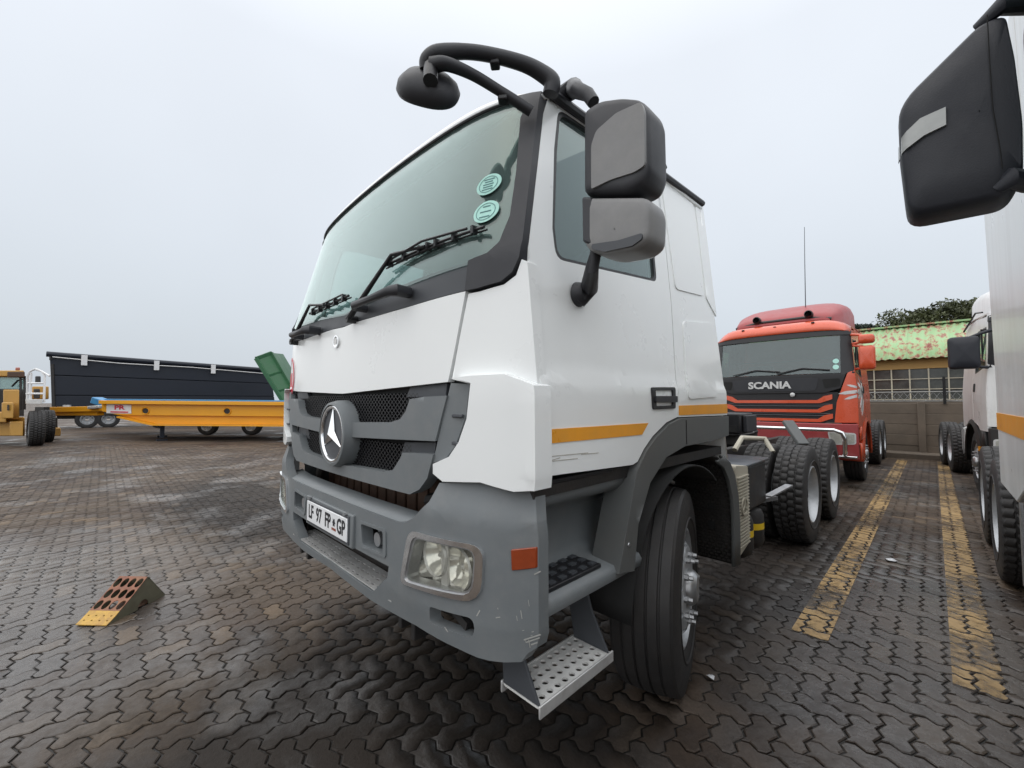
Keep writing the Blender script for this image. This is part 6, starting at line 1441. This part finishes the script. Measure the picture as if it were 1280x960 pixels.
# wire lattice on top
LAT = thing('wire_fence', 'zigzag wire lattice fixed along the top of the precast wall', 'fence', (0, WY + 0.18, 1.5))
for z in (1.58, 1.84):
    mb = MB(); mb.tube([(-8.2, WY + 0.18, z), (8.2, WY + 0.18, z)], 0.016, 6); mb.build('rail_wire', M['wood_frame'], LAT)
for ph in (0, 1):
    mb = MB(); n = 110; mb.tube([(-8.2 + 16.4 * k / n, WY + 0.17 + 0.02 * ph, 1.59 if (k + ph) % 2 else 1.83) for k in range(n + 1)], 0.011, 4); mb.build('zigzag_wire', M['wood_frame'], LAT)
mb = MB(); mb.tube([(0.22, WY + 0.1, 1.5), (0.22, WY + 0.1, 2.25)], 0.035, 6); mb.build('iron_stake', M['void'], LAT)
# building with rusty green roof
BY = 19.2
BLD = thing('building', 'low ochre building with peeling green corrugated roof and gridded windows', 'building', (0, BY, 0))
mb = MB(); mb.bb(-10, 10, BY + 0.05, BY + 6, 0, 1.62); mb.build('plinth', M['concrete'], BLD)
mb = MB(); mb.bb(-10, 10, BY + 0.04, BY + 5.9, 2.66, 3.12); mb.build('wall_band', M['ochre'], BLD)
mb = MB(); mb.bb(-10, 10, BY + 0.25, BY + 5.9, 1.60, 2.68); mb.build('inner_wall', M['void'], BLD)
ww = 0.42
for i in range(34):
    x0 = -8.2 + 0.45 * i
    fr_w = MB(); fr_w.bb(x0, x0 + 0.035, BY + 0.02, BY + 0.08, 1.62, 2.66)
    wdw = fr_w.build('window', M['cream_frame'], BLD)
    for k in range(3):
        z0 = 1.64 + 0.34 * k; mb = MB(); mb.bb(x0 + 0.035, x0 + 0.45, BY + 0.09 + rs.uniform(0, 0.01), BY + 0.10, z0 + 0.012, z0 + 0.325); mb.build('pane', M['pane'], wdw, smooth=0)
        mb = MB(); mb.bb(x0 + 0.035, x0 + 0.45, BY + 0.03, BY + 0.08, z0 - 0.012, z0 + 0.012); mb.build('glazing_bar', M['cream_frame'], wdw, smooth=0)
def rusty_roof():
    m = bpy.data.materials.new('peeling_green_roof'); m.use_nodes = True; n, l = m.node_tree.nodes, m.node_tree.links; b = n['Principled BSDF']
    geo = n.new('ShaderNodeNewGeometry'); mp_ = n.new('ShaderNodeMapping'); mp_.inputs['Scale'].default_value = (3.0, 1.1, 1.1); l.new(geo.outputs['Position'], mp_.inputs[0])
    a = n.new('ShaderNodeTexNoise'); a.inputs['Scale'].default_value = 2.2; a.inputs['Detail'].default_value = 8; a.inputs['Roughness'].default_value = 0.7; l.new(mp_.outputs[0], a.inputs['Vector'])
    r = n.new('ShaderNodeValToRGB'); l.new(a.outputs['Fac'], r.inputs[0]); c = r.color_ramp
    c.elements[0].position = 0.36; c.elements[0].color = (0.24, 0.055, 0.04, 1); c.elements[1].position = 0.60; c.elements[1].color = (0.28, 0.46, 0.22, 1)
    for p, q in ((0.42, (0.30, 0.13, 0.09, 1)), (0.47, (0.38, 0.36, 0.18, 1)), (0.52, (0.30, 0.47, 0.24, 1))): e = c.elements.new(p); e.color = q
    l.new(r.outputs[0], b.inputs['Base Color']); b.inputs['Roughness'].default_value = 0.55; return m
M['roof_green'] = rusty_roof()
sh = None
xs_ = -10.2; k = 0
while xs_ < 10.2:      # corrugated sheets laid side by side
    mb = MB(); rows = []
    for j in range(13):
        x = xs_ + 0.62 * j / 12; rows.append([(x, BY - 0.35, 2.98 + 0.022 * math.cos(j * math.pi / 2 * 1.0) + 0.003 * (k % 2)), (x, BY + 2.6, 4.42 + 0.022 * math.cos(j * math.pi / 2) + 0.003 * (k % 2))])
    mb.grid(rows); mb.build('roof_sheet', M['roof_green'], BLD, solid=0.006, smooth=80); xs_ += 0.60; k += 1
mb = MB(); mb.bar((-10.2, BY + 2.62, 4.46), (10.2, BY + 2.62, 4.46), 0.30, 0.06); mb.build('ridge_cap', M['roof_green'], BLD)
mb = MB(); mb.add([(-10.2, BY + 2.6, 4.40), (10.2, BY + 2.6, 4.40), (10.2, BY + 6, 3.0), (-10.2, BY + 6, 3.0)], [(0, 1, 2, 3)]); mb.build('rear_roof', M['roof_green'], BLD)
mb = MB(); mb.bb(-10, 10, BY - 0.02, BY + 0.05, 3.0, 3.14); mb.build('fascia', M['ochre'], BLD)
# trees behind the building
def leaf_mat(name, c):
    return mat(name, c, 0.6, var=0.55, vscale=1.3)
M['leaf_dark'] = leaf_mat('dark_foliage', (0.018, 0.032, 0.020)); M['leaf_olive'] = leaf_mat('olive_foliage', (0.060, 0.070, 0.028)); M['bark'] = mat('bark', (0.05, 0.04, 0.03), 0.9, var=0.3, bump=0.4, bscale=20)
def tree(name, label, x, y, h, clumps, leafm, leaf, n, seed):
    rr = random.Random(seed); t = thing(name, label, 'tree', (x, y, 0), 'trees behind the green roofed building')
    mb = MB(); mb.tube([(x, y, -0.1), (x + 0.1, y, h * 0.3), (x, y + 0.1, h * 0.55), (x + 0.1, y, h * 0.8)], [0.26, 0.2, 0.13, 0.04], 9)
    for c in clumps: mb.tube([(x, y, h * 0.35), (x + c[0] * 0.5, y + c[1] * 0.5, lerp(h * 0.35, c[2], 0.7)), (x + c[0], y + c[1], c[2])], [0.10, 0.06, 0.02], 6)
    mb.build('trunk', M['bark'], t)
    mb = MB()
    for cx_, cy_, cz_, rx, rz in clumps:
        for _ in range(n):
            d = Vector((rr.gauss(0, 1), rr.gauss(0, 1), rr.gauss(0, 1))).normalized() * (rr.random() ** 0.45)
            p = Vector((x + cx_ + d.x * rx, y + cy_ + d.y * rx, cz_ + d.z * rz)); a = Vector((rr.uniform(-1, 1), rr.uniform(-1, 1), rr.uniform(-1, 1))).normalized(); b = a.cross(Vector((rr.uniform(-1, 1), rr.uniform(-1, 1), rr.uniform(-1, 1)))).normalized()
            s = leaf * rr.uniform(0.6, 1.4); mb.add([p - a * s, p + b * s * 0.4, p + a * s, p - b * s * 0.4], [(0, 1, 2, 3)])
    mb.build('crown', leafm, t, smooth=0)
rr = random.Random(12)
def place(px, py, Y): p = on_y(px, py, Y); return p
tb = place(1172, 398, 30.0)
tree('broadleaf_tree', 'bushy olive green tree rising over the ridge of the green roof', tb[0], 30.0, 7.0, [(rr.uniform(-1.7, 1.7), rr.uniform(-1.2, 1.2), tb[2] + 0.15 - 0.5 * abs(k - 6) / 6 + rr.uniform(-0.7, 0.35), rr.uniform(0.55, 0.95), rr.uniform(0.4, 0.7)) for k in range(15)], M['leaf_olive'], 0.10, 520, 5)
tc_ = place(1196, 392, 31.0)
tree('broadleaf_tree', 'darker green tree crown half hidden behind the white cab', tc_[0] + 0.6, 31.0, 7.4, [(rr.uniform(-1.0, 1.6), rr.uniform(-1, 1), tc_[2] + rr.uniform(-0.7, 0.4), rr.uniform(0.6, 0.9), rr.uniform(0.4, 0.7)) for k in range(12)], M['leaf_olive'], 0.10, 480, 6)
td = place(1116, 406, 33.0)
tree('conifer_tree', 'dark flat layered conifer showing above the roof beside the red truck', td[0], 33.0, 6.0, [(-2.2 + 0.55 * k, rr.uniform(-0.8, 0.8), td[2] - 0.25 + 0.25 * math.sin(k * 1.3) + rr.uniform(-0.15, 0.15), 0.85, 0.20) for k in range(10)], M['leaf_dark'], 0.12, 420, 8)

# ================================================================== wheel chock and litter
c2 = np.array(on_z(133, 783)); dl = np.array([-0.68, 0.733, 0]); wl_ = np.array([-0.80, -0.60, 0]); wl_ -= dl * (wl_ @ dl); wl_ /= np.linalg.norm(wl_)
CK = thing('wheel_chock', 'rusty yellow perforated metal wheel chock lying on the paving', 'wheel chock', tuple(c2 + 0.2 * dl + 0.11 * wl_))
def ck(a, b, z): return tuple(c2 + dl * a + wl_ * b + np.array([0, 0, z]))
M['chock_yellow'] = mat('chipped_yellow_paint', (0.50, 0.30, 0.055), 0.5, var=0.3, vscale=30, dirt=0.9, dcol=(0.25, 0.11, 0.05), dscale=14)
M['chock_rust'] = mat('rusty_red_steel', (0.22, 0.085, 0.05), 0.6, var=0.35, vscale=22, dirt=0.7, dcol=(0.33, 0.20, 0.09), dscale=16)
M['chock_grey'] = mat('olive_grey_steel', (0.13, 0.125, 0.085), 0.55, var=0.2, vscale=12, dirt=0.5, dcol=(0.08, 0.05, 0.03), dscale=9)
CW, CL, CH, CT = 0.225, 0.46, 0.215, 0.30
def slope(a): t = min(1, a / CT); return 0.008 + (CH - 0.008) * (t ** 1.15)
def topf(b, s, o=0):       # b across, s along the slope 0..1
    a = s * CT; return ck(a, b, slope(a) + o)
hs = [ell(CW * (k + 0.5) / 4, 0.10 + 0.10 * r, 0.008, 0.014, 8) for r in range(2) for k in range(4)]
patch('toe_plate', [(0, 0), (CW, 0), (CW, 0.30), (0, 0.30)], topf, M['chock_yellow'], CK, 0.005, holes=hs, step=0.1, smooth=0)
hs = [ell(CW * (k + 0.5) / 4, 0.42 + 0.225 * r, 0.0235, 0.095, 14) for r in range(3) for k in range(4)]
patch('tread_plate', [(0, 0.302), (CW, 0.302), (CW, 1.0), (0, 1.0)], topf, M['chock_rust'], CK, 0.005, holes=hs, step=0.1, smooth=0)
for b, nm in ((0.0, 'side_plate'), (CW - 0.006, 'side_plate')):
    prof = [(a, slope(a) - 0.006) for a in np.linspace(0.01, CT, 10)] + [(CT + 0.015, CH - 0.012), (CL, 0.012), (CL, 0.0)] + [(0.275 + 0.045 * math.cos(t), 0.055 * math.sin(t)) for t in np.linspace(0, math.pi, 9)] + [(0.02, 0.0)]
    mb = MB(); mb.prism([ck(a, b, z) for a, z in prof], tuple(wl_ * 0.006)); mb.build(nm, M['chock_grey'], CK)
mb = MB(); mb.add([ck(CT, 0, CH - 0.004), ck(CT, CW, CH - 0.004), ck(CL, CW, 0.01), ck(CL, 0, 0.01)], [(0, 1, 2, 3)]); mb.build('back_plate', M['chock_grey'], CK, solid=0.005)
mb = MB(); mb.add([ck(0.05, 0.008, 0.012), ck(0.05, CW - 0.008, 0.012), ck(CL - 0.02, CW - 0.008, 0.012), ck(CL - 0.02, 0.008, 0.012)], [(0, 1, 2, 3)]); mb.build('base_plate', M['rust'], CK)
def scrap(px, py, s, label, m, seed):
    rr = random.Random(seed); c = on_z(px, py, 0.006); mb = MB(); n = 7
    rim = [(c[0] + s * rr.uniform(0.5, 1.1) * math.cos(2 * math.pi * k / n), c[1] + s * rr.uniform(0.5, 1.1) * math.sin(2 * math.pi * k / n), rr.uniform(0.006, 0.018)) for k in range(n)]
    mb.add([(c[0], c[1], 0.014)] + rim, [(0, k + 1, (k + 1) % n + 1) for k in range(n)]); o = mb.build('paper_scrap', m, solid=0.0012); tag(o, label, 'litter', 'scraps of paper on the paving')
scrap(889, 847, 0.030, 'small crumpled white and blue paper scrap near the front wheel', M['paper'], 1)
scrap(1113, 700, 0.05, 'flattened pale paper scrap between the yellow bay lines', M['paper'], 2)
